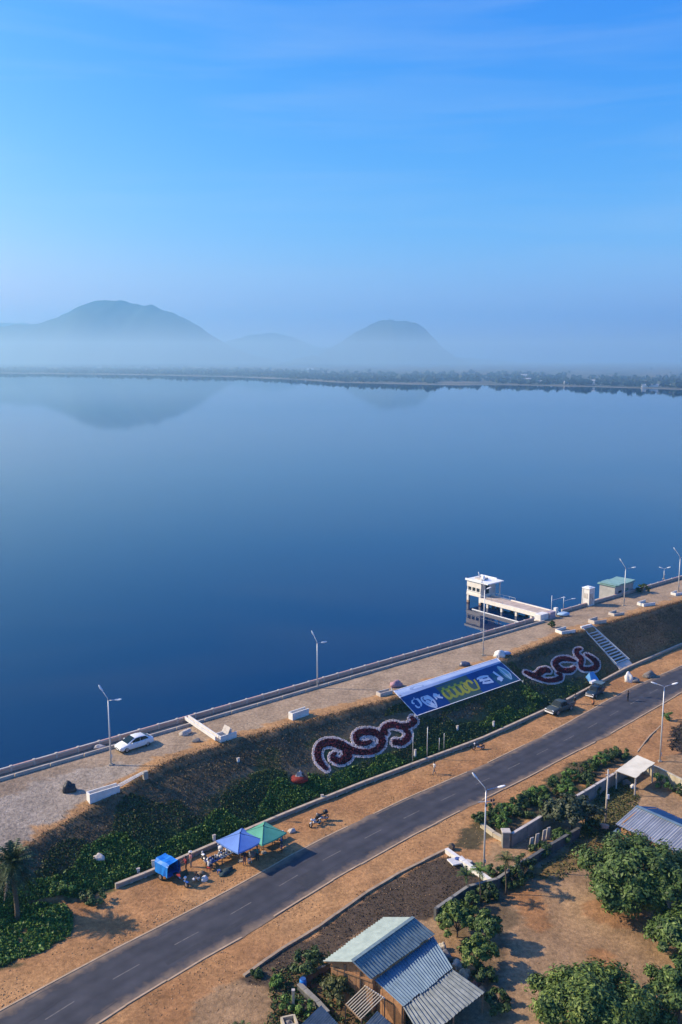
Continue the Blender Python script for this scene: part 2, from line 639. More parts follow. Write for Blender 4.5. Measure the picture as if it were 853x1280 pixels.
# ------------------------------------------------------------------ far shore, plain and hills
SHORE = [(-1500, 450), (-700, 456), (-300, 462), (0, 466.5), (140, 468), (300, 471), (360, 474), (430, 478.5), (560, 481), (640, 481.5), (760, 484), (853, 487), (1000, 490), (1400, 497), (2200, 506)]
sh = [atz(px, py, ZW) for px, py in SHORE]
shx = np.array([p.x for p in sh]); shy = np.array([p.y for p in sh])
print('shore', [(round(p.x), round(p.y)) for p in sh])
gx = np.linspace(-6500, 6500, 261)
rows = [0, 6, 25, 60, 120, 220, 400, 700, 1200, 2000, 3500, 6000]
base = np.interp(gx, shx, shy) + (vnoise(gx, gx * 0, 90, 4) - .5) * 60 + (vnoise(gx, gx * 0, 27, 6) - .5) * 24
fv = []
for r in rows:
    yy = base + r
    yy = np.minimum(yy, 9300)
    zz = ZW + .05 + min(r, 25) * .06 + (vnoise(gx, yy, 160, 9) - .3) * min(r, 400) * .012
    fv.append(np.stack([gx, yy, zz], -1))
fv = np.concatenate(fv)
ng = len(gx)
ii, jj = np.meshgrid(np.arange(len(rows) - 1), np.arange(ng - 1), indexing='ij')
b0 = (ii * ng + jj).ravel()
me = fast_mesh('far_shore', fv, np.stack([b0, b0 + 1, b0 + ng + 1, b0 + ng], -1), True)
m_far = bpy.data.materials.new('far_land')
m_far.use_nodes = True
n, l = m_far.node_tree.nodes, m_far.node_tree.links
t = n.new('ShaderNodeTexNoise'); t.inputs['Scale'].default_value = .012; t.inputs['Detail'].default_value = 5
tc = n.new('ShaderNodeTexCoord'); l.new(tc.outputs['Object'], t.inputs['Vector'])
r = n.new('ShaderNodeValToRGB')
r.color_ramp.elements[0].position = .40; r.color_ramp.elements[0].color = (.02, .035, .018, 1)
r.color_ramp.elements[1].position = .62; r.color_ramp.elements[1].color = (.15, .12, .07, 1)
l.new(t.outputs['Fac'], r.inputs[0]); l.new(r.outputs[0], n['Principled BSDF'].inputs['Base Color'])
n['Principled BSDF'].inputs['Roughness'].default_value = .95
me.materials.append(m_far)
m_beach = mat('beach', (.34, .29, .23), (.16, .14, .10), scale=.015)
me.materials.append(m_beach)
mi = np.zeros(len(me.polygons), np.int32)
mi[:(ng - 1)] = 1
me.polygons.foreach_set('material_index', mi)
tag(link(bpy.data.objects.new('far_shore', me)), kind='structure')

m_hill = mat('hill_forest', (.045, .06, .035), (.022, .034, .022), scale=.012, rough=.95, bump=1.0, bscale=.05)


def hill(name, sil, Y, depth, seed, label=None):
    """a wooded hill whose crest line was read from the skyline"""
    px = np.array([p[0] for p in sil], float); py = np.array([p[1] for p in sil], float)
    pts = []
    for a, b_ in zip(px, py):
        d = ray(a, b_)
        k = Y / d[1]
        pts.append((d[0] * k, CAM_H + d[2] * k))
    pts = np.array(pts)
    xs = np.linspace(pts[0, 0], pts[-1, 0], 150)
    hs = np.interp(xs, pts[:, 0], pts[:, 1])
    ker = np.ones(5) / 5
    hs = np.convolve(np.pad(hs, 2, mode='edge'), ker, 'valid')
    hs = hs * (1 + (vnoise(xs, xs * 0, 55, seed) - .5) * .05) + (vnoise(xs, xs * 0, 18, seed + 1) - .5) * 7 * np.clip(hs / 80, 0, 1)
    vs_ = np.linspace(-1, 1, 61)
    X, V = np.meshgrid(xs, vs_, indexing='ij')
    Hh = np.repeat(hs[:, None], len(vs_), 1)
    prof = np.clip(1 - np.abs(V) ** 1.5, 0, 1)
    Yv = Y + V * depth * (.35 + .65 * np.clip(Hh / hs.max(), 0, 1)) + (vnoise(X, V * 400, 160, seed + 3) - .5) * 160
    gul = (vnoise(X + V * 120, V * 500, 110, seed + 5) - .5) * .28 * (1 - prof) * 2 * prof
    Z = -3 + (Hh + 3) * np.clip(prof + gul, 0, 1)
    vv = np.stack([X, Yv, Z], -1).reshape(-1, 3)
    nv = len(vs_)
    ii, jj = np.meshgrid(np.arange(len(xs) - 1), np.arange(nv - 1), indexing='ij')
    b0 = (ii * nv + jj).ravel()
    me = fast_mesh(name, vv, np.stack([b0, b0 + nv, b0 + nv + 1, b0 + 1], -1), True)
    me.materials.append(m_hill)
    return tag(link(bpy.data.objects.new(name, me)), kind='structure')


hill('hill', [(-330, 455), (-200, 436), (-80, 420), (0, 409), (60, 402), (88, 393), (108, 382), (125, 376), (143, 374), (160, 376), (178, 380), (200, 384), (230, 398), (252, 411), (275, 426), (300, 438), (340, 450), (370, 455)], 5200, 1000, 1)
hill('hill', [(385, 452), (410, 436), (432, 424), (452, 411), (470, 402), (486, 398.5), (500, 401), (518, 405), (530, 411), (544, 426), (556, 438), (570, 447), (592, 454)], 5600, 600, 14)
hill('hill', [(180, 452), (240, 436), (285, 426), (320, 418), (345, 415), (365, 421), (395, 434), (440, 438), (520, 442), (640, 452)], 7800, 800, 27)
hill('hill', [(-300, 440), (-150, 420), (-40, 406), (30, 403), (90, 410), (160, 430), (240, 450)], 7900, 700, 33)
hill('hill', [(345, 456.5), (372, 448), (390, 444.5), (405, 447), (425, 456.5)], 4600, 200, 41)

# ------------------------------------------------------------------ far wood and far houses
def leaf_blobs(cs, rad, seed, per=14):
    """rough crowns made of tilted leaf-mass faces"""
    r = np.random.default_rng(seed)
    n = len(cs)
    d = r.normal(size=(n, per, 3)); d /= np.linalg.norm(d, axis=-1, keepdims=True)
    c = cs[:, None] + d * rad[:, None, None] * r.uniform(.45, 1., (n, per, 1)) * np.array([1, 1, .8])
    return c.reshape(-1, 3), np.repeat(rad, per)


def quads(c, nrm, size, seed, aspect=1.0, roll=None):
    """folded leaf quads at points c facing nrm"""
    r = np.random.default_rng(seed)
    n = len(c)
    nrm = nrm / (np.linalg.norm(nrm, axis=-1, keepdims=True) + 1e-9)
    a = r.normal(size=(n, 3))
    u = np.cross(nrm, a); u /= np.linalg.norm(u, axis=-1, keepdims=True) + 1e-9
    v = np.cross(nrm, u)
    s = size[:, None] if np.ndim(size) else size
    p = np.stack([c - u * s, c - v * s * aspect * .5 + nrm * s * .15, c + u * s, c + v * s * aspect * .5 + nrm * s * .15], 1)
    f = np.arange(n * 4).reshape(-1, 4)
    return p.reshape(-1, 3), f


nT = 5200
fx = rng.uniform(-1500, 1500, nT)
back = rng.exponential(230, nT) + 14
fyv = np.interp(fx, shx, shy) + 12 + back
keep = np.abs(fx) < fyv * .45
dens = vnoise(fx, fyv, 120, 51) + .25 * vnoise(fx, fyv, 30, 52)
keep &= dens > .28
fx, fyv = fx[keep], fyv[keep]
hh = rng.uniform(5, 10.5, len(fx)) * (.8 + .5 * vnoise(fx, fyv, 200, 53))
cs = np.stack([fx, fyv, hh * .55], -1)
c, rr = leaf_blobs(cs, hh * .55, 5, 12)
p, f = quads(c, rng.normal(size=c.shape) + np.array([0, -.3, .5]), rr * .75, 6, 1.6)
me = fast_mesh('far_wood', p, f)
me.materials.append(leafmat('far_leaf', (.008, .018, .012), (.025, .045, .024)))
tag(link(bpy.data.objects.new('far_wood', me)), label='distant belt of green trees along the far lake shore', cat='wood', kind='stuff')

m_white = mat('white_paint', (.74, .72, .68), (.58, .56, .52), scale=1.5, rough=.7)
m_white2 = mat('far_white_wall', (.85, .83, .8), (.75, .73, .7), scale=.1)
m_froof = mat('far_roof', (.5, .5, .52), (.4, .38, .37), scale=.1)
for i, (px, py, w, h, d) in enumerate([(640, 475, 9, 5, 8), (655, 473.5, 12, 9, 9), (660, 478, 9, 7, 8), (682, 478.5, 26, 3.5, 8), (697, 478.5, 16, 3.5, 8), (709, 479.5, 10, 3.5, 6), (722, 479.5, 14, 3.5, 7), (733, 480, 7, 6.5, 6), (741, 480, 7, 6.5, 6), (760, 480.5, 22, 3, 8), (768, 478, 16, 4, 8), (388, 461.5, 22, 5, 10), (812, 483, 24, 3, 8)]):
    q = atz(px, py + .6, 0.3)
    t = thing('far_house', 'small white house among trees on the far lake shore', 'house', (q.x, q.y, .2), random.uniform(-.3, .3), 'white houses on the far shore')
    MB().box((0, 0, h / 2 - 1), (w, d, h + 2)).build('wall', m_white2, t)
    rb = MB()
    rb.add([(-w / 2 - .5, -d / 2 - .5, h), (w / 2 + .5, -d / 2 - .5, h), (w / 2 + .5, d / 2 + .5, h), (-w / 2 - .5, d / 2 + .5, h), (-w / 2 - .5, 0, h + 1.6), (w / 2 + .5, 0, h + 1.6)],
           [(0, 1, 5, 4), (2, 3, 4, 5), (0, 4, 3), (1, 2, 5), (0, 3, 2, 1)])
    rb.build('roof', m_froof, t)

# ------------------------------------------------------------------ road
m_road = bpy.data.materials.new('asphalt')
m_road.use_nodes = True
n, l = m_road.node_tree.nodes, m_road.node_tree.links
uvn = n.new('ShaderNodeVertexColor'); uvn.layer_name = 'across'
tc = n.new('ShaderNodeTexCoord')
t1 = n.new('ShaderNodeTexNoise'); t1.inputs['Scale'].default_value = .5; t1.inputs['Detail'].default_value = 6
l.new(tc.outputs['Object'], t1.inputs['Vector'])
r = n.new('ShaderNodeValToRGB')
r.color_ramp.elements[0].position = .3; r.color_ramp.elements[0].color = (.036, .037, .045, 1)
r.color_ramp.elements[1].position = .7; r.color_ramp.elements[1].color = (.062, .062, .072, 1)
l.new(t1.outputs['Fac'], r.inputs[0])
# tyre-polished tracks and sandy dust blown in from the verges follow the 'across' coordinate
t2 = n.new('ShaderNodeTexNoise'); t2.inputs['Scale'].default_value = 1.4; t2.inputs['Detail'].default_value = 7
l.new(tc.outputs['Object'], t2.inputs['Vector'])
sep = n.new('ShaderNodeSeparateColor'); l.new(uvn.outputs['Color'], sep.inputs[0])
ad = n.new('ShaderNodeMath'); ad.operation = 'MULTIPLY_ADD'; ad.inputs[1].default_value = .55; ad.inputs[2].default_value = -.275
l.new(t2.outputs['Fac'], ad.inputs[0])
ad2 = n.new('ShaderNodeMath'); ad2.operation = 'ADD'
l.new(sep.outputs[0], ad2.inputs[0]); l.new(ad.outputs[0], ad2.inputs[1])
mr = n.new('ShaderNodeMapRange'); mr.inputs[1].default_value = .66; mr.inputs[2].default_value = 1.05
mr.inputs[3].default_value = 0; mr.inputs[4].default_value = .85
l.new(ad2.outputs[0], mr.inputs[0])
mx = n.new('ShaderNodeMix'); mx.data_type = 'RGBA'
l.new(mr.outputs[0], mx.inputs['Factor']); l.new(r.outputs[0], mx.inputs['A']); mx.inputs['B'].default_value = (.27, .19, .12, 1)
mx2 = n.new('ShaderNodeMix'); mx2.data_type = 'RGBA'; mx2.blend_type = 'MULTIPLY'
l.new(sep.outputs[1], mx2.inputs['Factor']); l.new(mx.outputs['Result'], mx2.inputs['A']); mx2.inputs['B'].default_value = (.72, .72, .74, 1)
l.new(mx2.outputs['Result'], n['Principled BSDF'].inputs['Base Color'])
n['Principled BSDF'].inputs['Roughness'].default_value = .75
n['Principled BSDF'].inputs['Specular IOR Level'].default_value = .3
SR = np.concatenate([np.arange(-300, -75, 10), np.arange(-75, 115, .5), np.arange(115, 420, 10)])
nv = 25
rv, rc = [], []
for s_ in SR:
    a, b_ = float(roadl(s_)), float(roadr(s_))
    a -= .25 * float(vnoise(s_, 0, 1.3, 71)); b_ += .25 * float(vnoise(s_, 9, 1.3, 72))
    for k in range(nv):
        u = k / (nv - 1)
        x, y = xy_of(s_, a + (b_ - a) * u)
        rv.append((x, y, ZG + .035 + .05 * math.sin(math.pi * u)))
        e = abs(2 * u - 1)
        tr = max(0, 1 - min(abs(u - c) for c in (.14, .34, .63, .85)) / .075)
        rc.append((e, tr * .8, 0, 1))
nr = len(SR)
ii, jj = np.meshgrid(np.arange(nr - 1), np.arange(nv - 1), indexing='ij')
b0 = (ii * nv + jj).ravel()
me = fast_mesh('road', np.array(rv), np.stack([b0, b0 + 1, b0 + nv + 1, b0 + nv], -1), True)
ca = me.color_attributes.new('across', 'FLOAT_COLOR', 'POINT')
ca.data.foreach_set('color', np.array(rc, np.float32).ravel())
me.materials.append(m_road)
road = tag(link(bpy.data.objects.new('road', me)), kind='structure')
m_line = mat('worn_line', (.20, .185, .165), (.095, .09, .09), scale=3.0, rough=.8, detail=8)
m_edge = mat('dusty_edge', (.46, .34, .23), (.36, .25, .15), scale=1.5, rough=.9, bump=.3)


def road_pt(s_, u, dz=0.0):
    a, b_ = float(roadl(s_)), float(roadr(s_))
    x, y = xy_of(s_, a + (b_ - a) * u)
    return Vector((x, y, ZG + .035 + .05 * math.sin(math.pi * u) + dz))


for k, s_ in enumerate(np.arange(-66, 60, 6.2)):
    mb = MB()
    L, w = 2.6, .007
    for q in range(4):
        s0, s1 = s_ + L * q / 4, s_ + L * (q + 1) / 4
        mb.poly([road_pt(s0, .5 + w, .006), road_pt(s1, .5 + w, .006), road_pt(s1, .5 - w, .006), road_pt(s0, .5 - w, .006)])
    mb.build('lane_marking', m_line, road)
m_tar = mat('tar_seam', (.022, .022, .025), (.035, .034, .036), scale=3, rough=.6)
m_patch = mat('asphalt_patch', (.036, .036, .041), (.05, .049, .053), scale=2, rough=.7)
rs = random.Random(77)
for k in range(16):
    s0, u0 = rs.uniform(-64, 66), rs.uniform(.08, .92)
    mb = MB()
    n_ = rs.randint(6, 14)
    uu = u0
    pts_ = []
    for j in range(n_):
        pts_.append((s0 + j * .7, uu))
        uu = min(.96, max(.04, uu + rs.uniform(-.02, .02)))
    for (a, ua), (b_, ub) in zip(pts_[:-1], pts_[1:]):
        w = .004
        mb.poly([road_pt(a, ua + w, .005), road_pt(b_, ub + w, .005), road_pt(b_, ub - w, .005), road_pt(a, ua - w, .005)])
    mb.build('tar_seam', m_tar, road)
for (s0, s1, u0, u1) in ((-43, -33, .70, .78), (-12, -6, .06, .3), (22, 30, .55, .72), (47, 50, .1, .45), (-27, -24.5, .55, .9)):
    mb = MB()
    n_ = 8
    for j in range(n_):
        a, b_ = s0 + (s1 - s0) * j / n_, s0 + (s1 - s0) * (j + 1) / n_
        for q in range(4):
            ua, ub = u0 + (u1 - u0) * q / 4, u0 + (u1 - u0) * (q + 1) / 4
            mb.poly([road_pt(a, ub, .0045), road_pt(b_, ub, .0045), road_pt(b_, ua, .0045), road_pt(a, ua, .0045)])
    mb.build('asphalt_patch', m_patch, road)
for side in (0, 1):
    for k, s_ in enumerate(np.arange(-72, 92, 4.0)):
        mb = MB()
        sg = -1 if side == 0 else 1
        a, b_ = (float(roadl(s_)), float(roadl(s_ + 3.96))) if side == 0 else (float(roadr(s_)), float(roadr(s_ + 3.96)))
        j = random.uniform(-.05, .05)
        p0, p1 = xy_of(s_, a + sg * (.02 + j)), xy_of(s_ + 3.96, b_ + sg * (.02 + j))
        if random.random() < .12:
            continue
        mb.bar((*p0, ZG + .03), (*p1, ZG + .03), .17, .08 + random.uniform(0, .04))
        mb.build('edge_kerb', m_edge, road)

# ------------------------------------------------------------------ parapet on the lake side, and inner kerb wall
m_conc = mat('concrete', (.42, .37, .31), (.30, .265, .22), scale=1.2, rough=.85, bump=.25)
m_concw = mat('whitewashed_concrete', (.56, .50, .44), (.38, .34, .30), scale=1.6, rough=.8, bump=.2)
m_redp = mat('faded_red_paint', (.46, .24, .19), (.50, .36, .31), scale=2.2, rough=.7)
m_concd = mat('dark_concrete', (.22, .205, .19), (.14, .13, .12), scale=1.0, rough=.9, bump=.3)
PW = thing('parapet_wall', 'long low parapet with red and white painted cap along the lake edge', 'wall', (0, 0, 0))
step = 2.6
panel_me = {}
for k, s_ in enumerate(np.arange(-62, 118, step)):
    if 48.5 < s_ + step / 2 < 54.6:      # opening for the pier
        continue
    x, y = xy_of(s_ + step / 2, T_WALL)
    if not panel_me:
        a = MB().box((0, 0, .05), (step - .24, .16, .95)).build('panel', mat('pinkish_concrete', (.46, .37, .31), (.36, .28, .235), scale=1.2, rough=.85, bump=.2), PW)
        b_ = MB().box((0, 0, .575), (step - .20, .24, .1)).box((0, -.14, .52), (step - .22, .05, .13), mi=1).build('cap', [m_concw, m_redp], PW)
        e = MB().box((0, 0, .575), (step - .20, .24, .1), mi=1).box((0, -.14, .52), (step - .22, .05, .13)).build('cap', [m_concw, m_redp], PW)
        c = MB().box((-step / 2, 0, .1), (.2, .26, 1.05)).box((-step / 2, 0, .65), (.26, .30, .08)).build('post', m_concw, PW)
        panel_me = dict(panel=a.data, cap0=b_.data, cap1=e.data, post=c.data)
        for o in (a, b_, e, c):
            bpy.data.objects.remove(o)
    for nm, key in (('panel', 'panel'), ('cap', 'cap%d' % (k % 2)), ('post', 'post')):
        o = link(bpy.data.objects.new(nm, panel_me[key]), PW)
        o.location = (x, y, 0)
        o.rotation_euler = (0, 0, AX + random.uniform(-.004, .004))
m_conc2 = mat('kerb_concrete', (.50, .44, .37), (.36, .31, .26), scale=1.4, rough=.85, bump=.2)
IW = thing('kerb_wall', 'pale low kerb wall running inside the lake parapet', 'kerb', (0, 0, 0))
kw = MB().box((0, 0, .1), (3.9, .2, .5)).build('segment', m_conc2, IW)
km = kw.data
bpy.data.objects.remove(kw)
for s_ in np.arange(-60, 46, 4.0):
    x, y = xy_of(s_ + 2, T_WALL + 1.55)
    o = link(bpy.data.objects.new('segment', km), IW)
    o.location = (x, y, random.uniform(-.03, .02))
    o.rotation_euler = (0, 0, AX + random.uniform(-.006, .006))

# ------------------------------------------------------------------ low concrete wall along the toe of the dam
TW = thing('toe_wall', 'low pale concrete wall along the foot of the grassy slope', 'wall', (0, 0, 0))
seg = 3.0
tm = pm = None
s_ = -41.0
while s_ < 100:
    p0, p1 = st3(s_, float(toe_t(s_)) + .25), st3(s_ + seg, float(toe_t(s_ + seg)) + .25)
    d = p1 - p0
    if tm is None:
        a = MB().box((0, 0, .46), (1, .34, .16)).build('beam', mat('toe_concrete', (.52, .42, .31), (.36, .28, .2), scale=1.5, bump=.3), TW)
        b_ = MB().box((0, 0, .2), (.3, .24, .7)).build('post', m_conc, TW)
        c = MB().box((0, .02, .2), (1, .12, .42)).build('panel', m_conc, TW)
        tm, pm, pn = a.data, b_.data, c.data
        for o in (a, b_, c):
            bpy.data.objects.remove(o)
    ang = math.atan2(d.y, d.x)
    for nm, dat in (('beam', tm), ('panel', pn)):
        o = link(bpy.data.objects.new(nm, dat), TW)
        o.location = (p0.x + d.x / 2, p0.y + d.y / 2, ZG)
        o.scale = (math.hypot(d.x, d.y) - .02, 1, 1)
        o.rotation_euler = (0, 0, ang)
    for q in (0, .5):
        o = link(bpy.data.objects.new('post', pm), TW)
        o.location = (p0.x + d.x * q, p0.y + d.y * q, ZG)
        o.rotation_euler = (0, 0, ang)
    s_ += seg

# edging kerbs on the far side of the road
m_kerb = mat('earth_kerb', (.40, .30, .20), (.25, .18, .12), scale=1.5, rough=.9, bump=.4)


def kerb_run(name, label, pts, w, h, m, cat='kerb', seglen=2.0, z0=-.1):
    t = thing(name, label, cat, (0, 0, 0))
    P = [at(*p) for p in pts]
    for a, b_ in zip(P[:-1], P[1:]):
        L = (b_ - a).length
        n_ = max(1, int(L / seglen))
        for k in range(n_):
            p, q = a.lerp(b_, k / n_), a.lerp(b_, (k + .985) / n_)
            dz = random.uniform(-.03, .03)
            p.z, q.z = gz(p.x, p.y) + h / 2 + z0 + dz, gz(q.x, q.y) + h / 2 + z0 + dz
            MB().bar(p, q, w, h).build('kerb_stone', m, t)
    return t


kerb_run('drain_kerb', 'weathered kerb between sandy verge and dark burnt soil', [(305, 1221), (352, 1188), (400, 1159), (460, 1116), (500, 1092), (530, 1077), (556, 1064)], .28, .3, m_kerb)
kerb_run('path_kerb', 'thin pale kerb leading from walled corner towards road lamp', [(797, 940), (812, 921), (826, 907)], .14, .2, m_edge)

# ================================================================== PLANTS
def hom(src, dst):
    A_, b_ = [], []
    for (x, y), (u, v) in zip(src, dst):
        A_ += [[x, y, 1, 0, 0, 0, -u * x, -u * y], [0, 0, 0, x, y, 1, -v * x, -v * y]]
        b_ += [u, v]
    h = np.linalg.solve(np.array(A_, float), np.array(b_, float))
    H = np.append(h, 1).reshape(3, 3)

    def f(x, y):
        q = H @ np.array([x, y, 1.])
        return q[0] / q[2], q[1] / q[2]
    return f


BANNER = [(492, 865), (621, 824), (650.5, 851), (521, 896)]
P_BANNER = gpoly([(489, 864), (622, 822), (654, 852), (521, 900)])
P_SCROLL_A = gpoly([(386, 945), (392, 925), (420, 918), (440, 905), (470, 905), (480, 897), (515, 890), (526, 903), (517, 930), (495, 940), (470, 945), (450, 955), (415, 970), (395, 965)])
P_SCROLL_B = gpoly([(650, 842), (668, 830), (690, 818), (712, 812), (722, 806), (738, 818), (752, 832), (745, 845), (712, 848), (700, 858), (665, 853)])
P_STAIR = gpoly([(724, 786), (739, 781), (790, 826), (770, 834)])
P_PATH = gpoly([(-80, 1158), (0, 1140), (40, 1126), (75, 1120), (110, 1122), (130, 1134), (95, 1140), (60, 1132), (20, 1140), (0, 1152), (-80, 1176)])
P_REDBED = gpoly([(360, 965), (375, 960), (388, 972), (378, 986), (362, 982)])


def scatter_st(n, s0, s1, f0, f1, seed):
    r = np.random.default_rng(seed)
    s = r.uniform(s0, s1, n)
    f = r.uniform(f0, f1, n)
    t = crest_t(s) + f * (toe_t(s) - crest_t(s))
    x, y = xy_of(s, t)
    ok = np.ones(n, bool)
    for P in (P_BANNER, P_SCROLL_A, P_SCROLL_B, P_STAIR, P_REDBED, P_PATH):
        ok &= ~inpoly(x, y, P)
    return s[ok], f[ok], x[ok], y[ok]


def tufts(name, label, x, y, size, lift, m, seed, cat='grass'):
    r = np.random.default_rng(seed)
    z = height(x, y)
    n = len(x)
    c = np.stack([x + r.normal(0, .06, n), y + r.normal(0, .06, n), z + lift * r.uniform(.2, 1., n)], -1)
    nr_ = r.normal(size=(n, 3)) * np.array([1, 1, .5]) + np.array([0, 0, .55])
    p, f = quads(c, nr_, size * r.uniform(.5, 1.4, n), seed + 1, 1.1)
    me = fast_mesh(name, p, f)
    me.materials.append(m)
    return tag(link(bpy.data.objects.new(name, me)), label, cat, kind='stuff')


m_green = leafmat('weed_leaf', (.034, .068, .014), (.110, .205, .034), (.20, .29, .06))
m_dry = leafmat('dry_grass', (.055, .045, .026), (.135, .100, .052), (.19, .145, .08))
m_dkgreen = leafmat('dark_leaf', (.019, .034, .011), (.060, .100, .026), (.11, .165, .04))
m_olive = leafmat('olive_leaf', (.03, .04, .012), (.09, .10, .03), (.15, .14, .04))
m_redgr = leafmat('rust_grass', (.15, .075, .034), (.30, .155, .068), (.36, .22, .11))

# upper slope: dry grass
s_, f_, x_, y_ = scatter_st(120000, -70, 112, .02, .98, 31)
nz = vnoise(s_, f_ * 12, 5, 61)
k = (f_ + (nz - .5) * .8) < .62
k &= ~((s_ > 48) & (rng.random(len(s_)) < .5))
tufts('dry_grass', 'dry brown grass on the upper dam slope', x_[k], y_[k], .085, .13, m_dry, 33)
k2 = (~k) & (rng.random(len(s_)) < .6) | ((f_ < .1) & (rng.random(len(s_)) < .3))
tufts('rust_grass', 'reddish dry grass on the bare right end of slope', x_[k2 & (s_ > 40)], y_[k2 & (s_ > 40)], .08, .11, m_redgr, 35)
# middle: dark weeds;  foot: bright green weeds
s_, f_, x_, y_ = scatter_st(120000, -72, 50, .1, .99, 36)
nz = vnoise(s_, f_ * 12, 4, 62)
k = ((f_ + (nz - .5) * .9) > .40) & (rng.random(len(s_)) < np.clip((52 - s_) / 40, 0, 1))
tufts('dark_weeds', 'dark green weeds across the middle of the slope', x_[k], y_[k], .10, .17, m_dkgreen, 37)
s_, f_, x_, y_ = scatter_st(130000, -72, 38, .40, .985, 38)
nz = vnoise(s_, f_ * 12, 3, 63)
k = ((f_ + (nz - .5) * .7) > np.clip(.58 + (s_ + 40) / 250, .52, .8)) & (rng.random(len(s_)) < np.clip((44 - s_) / 45, 0.05, 1))
hump = .25 + .75 * vnoise(s_, f_ * 12, 1.3, 64)
tufts('green_weeds', 'bright green weeds along the foot of the slope', x_[k], y_[k], .12, .42 * hump[k], m_green, 39)


def weed_patch(name, label, poly, n, size, lift, m, seed):
    r = np.random.default_rng(seed)
    P = np.array(poly)
    x = r.uniform(P[:, 0].min(), P[:, 0].max(), n)
    y = r.uniform(P[:, 1].min(), P[:, 1].max(), n)
    k = inpoly(x + (vnoise(x, y, 1, 3) - .5) * 1.2, y + (vnoise(x, y, 1, 4) - .5) * 1.2, poly)
    k &= (vnoise(x, y, 1.3, seed) * .6 + vnoise(x, y, .45, seed + 9) * .4) > .22
    h = .3 + .7 * vnoise(x, y, .9, seed + 2)
    return tufts(name, label, x[k], y[k], size, lift * h[k], m, seed + 5)


weed_patch('roadside_weeds', 'low green weeds around the foot of the palm', Z_PALM, 22000, .15, .35, m_green, 71)
weed_patch('burnt_scrub', 'dark burnt scrub between kerb and tin roofed house', Z_SOIL, 12000, .075, .14, leafmat('burnt', (.02, .016, .013), (.06, .045, .03), (.16, .12, .08)), 72)
weed_patch('yard_grass', 'sparse olive grass beside the low yard wall', Z_YARDGR, 5000, .11, .16, m_olive, 73)
weed_patch('shed_grass', 'olive grass growing in front of open shed', Z_YARDG2, 9000, .12, .2, m_olive, 74)
weed_patch('garden_weeds', 'weeds in the walled garden by the wooden house', Z_GARDEN, 7000, .13, .3, m_dkgreen, 75)
weed_patch('black_scrub', 'charred scrub heap beside the road verge', Z_SOIL2, 4000, .16, .4, leafmat('charred', (.012, .011, .01), (.04, .035, .028)), 76)
crest_strip_s = np.random.default_rng(5).uniform(-60, 110, 2600)
crest_strip_t = crest_t(crest_strip_s) - np.random.default_rng(6).exponential(.5, 2600)
xx_, yy_ = xy_of(crest_strip_s, crest_strip_t)
tufts('edge_grass', 'straw coloured grass fringing the crest edge', xx_, yy_, .07, .09, leafmat('straw', (.16, .105, .055), (.27, .18, .09)), 77)
# stones scattered on sand and apron
def pebbles(name, label, x, y, smin, smax, m, seed, cat='stones'):
    r = np.random.default_rng(seed)
    z = height(x, y)
    base = np.array([(1, 0, 0), (0, 1, 0), (-1, 0, 0), (0, -1, 0), (0, 0, .8), (0, 0, -.6)], float)
    tri = np.array([(0, 1, 4), (1, 2, 4), (2, 3, 4), (3, 0, 4), (1, 0, 5), (2, 1, 5), (3, 2, 5), (0, 3, 5)])
    n = len(x)
    sz = r.uniform(smin, smax, n) ** 1
    a = r.uniform(0, 6.3, n)
    v = base[None] * (sz[:, None, None] * r.uniform(.6, 1.3, (n, 6, 1)))
    vx = v[..., 0] * np.cos(a)[:, None] - v[..., 1] * np.sin(a)[:, None]
    vy = v[..., 0] * np.sin(a)[:, None] + v[..., 1] * np.cos(a)[:, None]
    V = np.stack([vx + x[:, None], vy + y[:, None], v[..., 2] + z[:, None] + sz[:, None] * .2], -1).reshape(-1, 3)
    F = (tri[None] + (np.arange(n) * 6)[:, None, None]).reshape(-1, 3)
    me = fast_mesh(name, V, F)
    me.materials.append(m)
    return tag(link(bpy.data.objects.new(name, me)), label, cat, kind='stuff')


m_peb = leafmat('pebble', (.24, .19, .14), (.40, .33, .26), (.5, .44, .37), rough=.9)
m_clod = leafmat('clod', (.26, .15, .07), (.42, .25, .12), (.52, .36, .22), rough=.95)
P = np.array(Z_GRAVEL)
r_ = np.random.default_rng(9)
gx_ = r_.uniform(P[:, 0].min(), P[:, 0].max(), 16000); gy_ = r_.uniform(P[:, 1].min(), P[:, 1].max(), 16000)
k = inpoly(gx_ + r_.normal(0, .6, 16000), gy_ + r_.normal(0, .6, 16000), Z_GRAVEL)
pebbles('gravel', 'pale loose gravel spread over the crest apron', gx_[k], gy_[k], .015, .045, m_peb, 10, 'gravel')
ss_ = r_.uniform(-70, 100, 9000)
side_ = r_.random(9000) < .55
tt_ = np.where(side_, roadr(ss_) + .3 + r_.exponential(2.4, 9000), roadl(ss_) - .3 - np.abs(r_.normal(0, 1.3, 9000)))
x_, y_ = xy_of(ss_, tt_)
k = tt_ > toe_t(ss_) + .5
k &= vnoise(x_, y_, 3.5, 44) > .35
pebbles('earth_clods', 'clods and rubble scattered along the sandy road verges', x_[k], y_[k], .02, .09, m_clod, 11, 'rubble')


# ------------------------------------------------------------------ trees and shrubs
m_bark = mat('bark', (.16, .12, .085), (.08, .06, .045), scale=4, rough=.9, bump=.5)


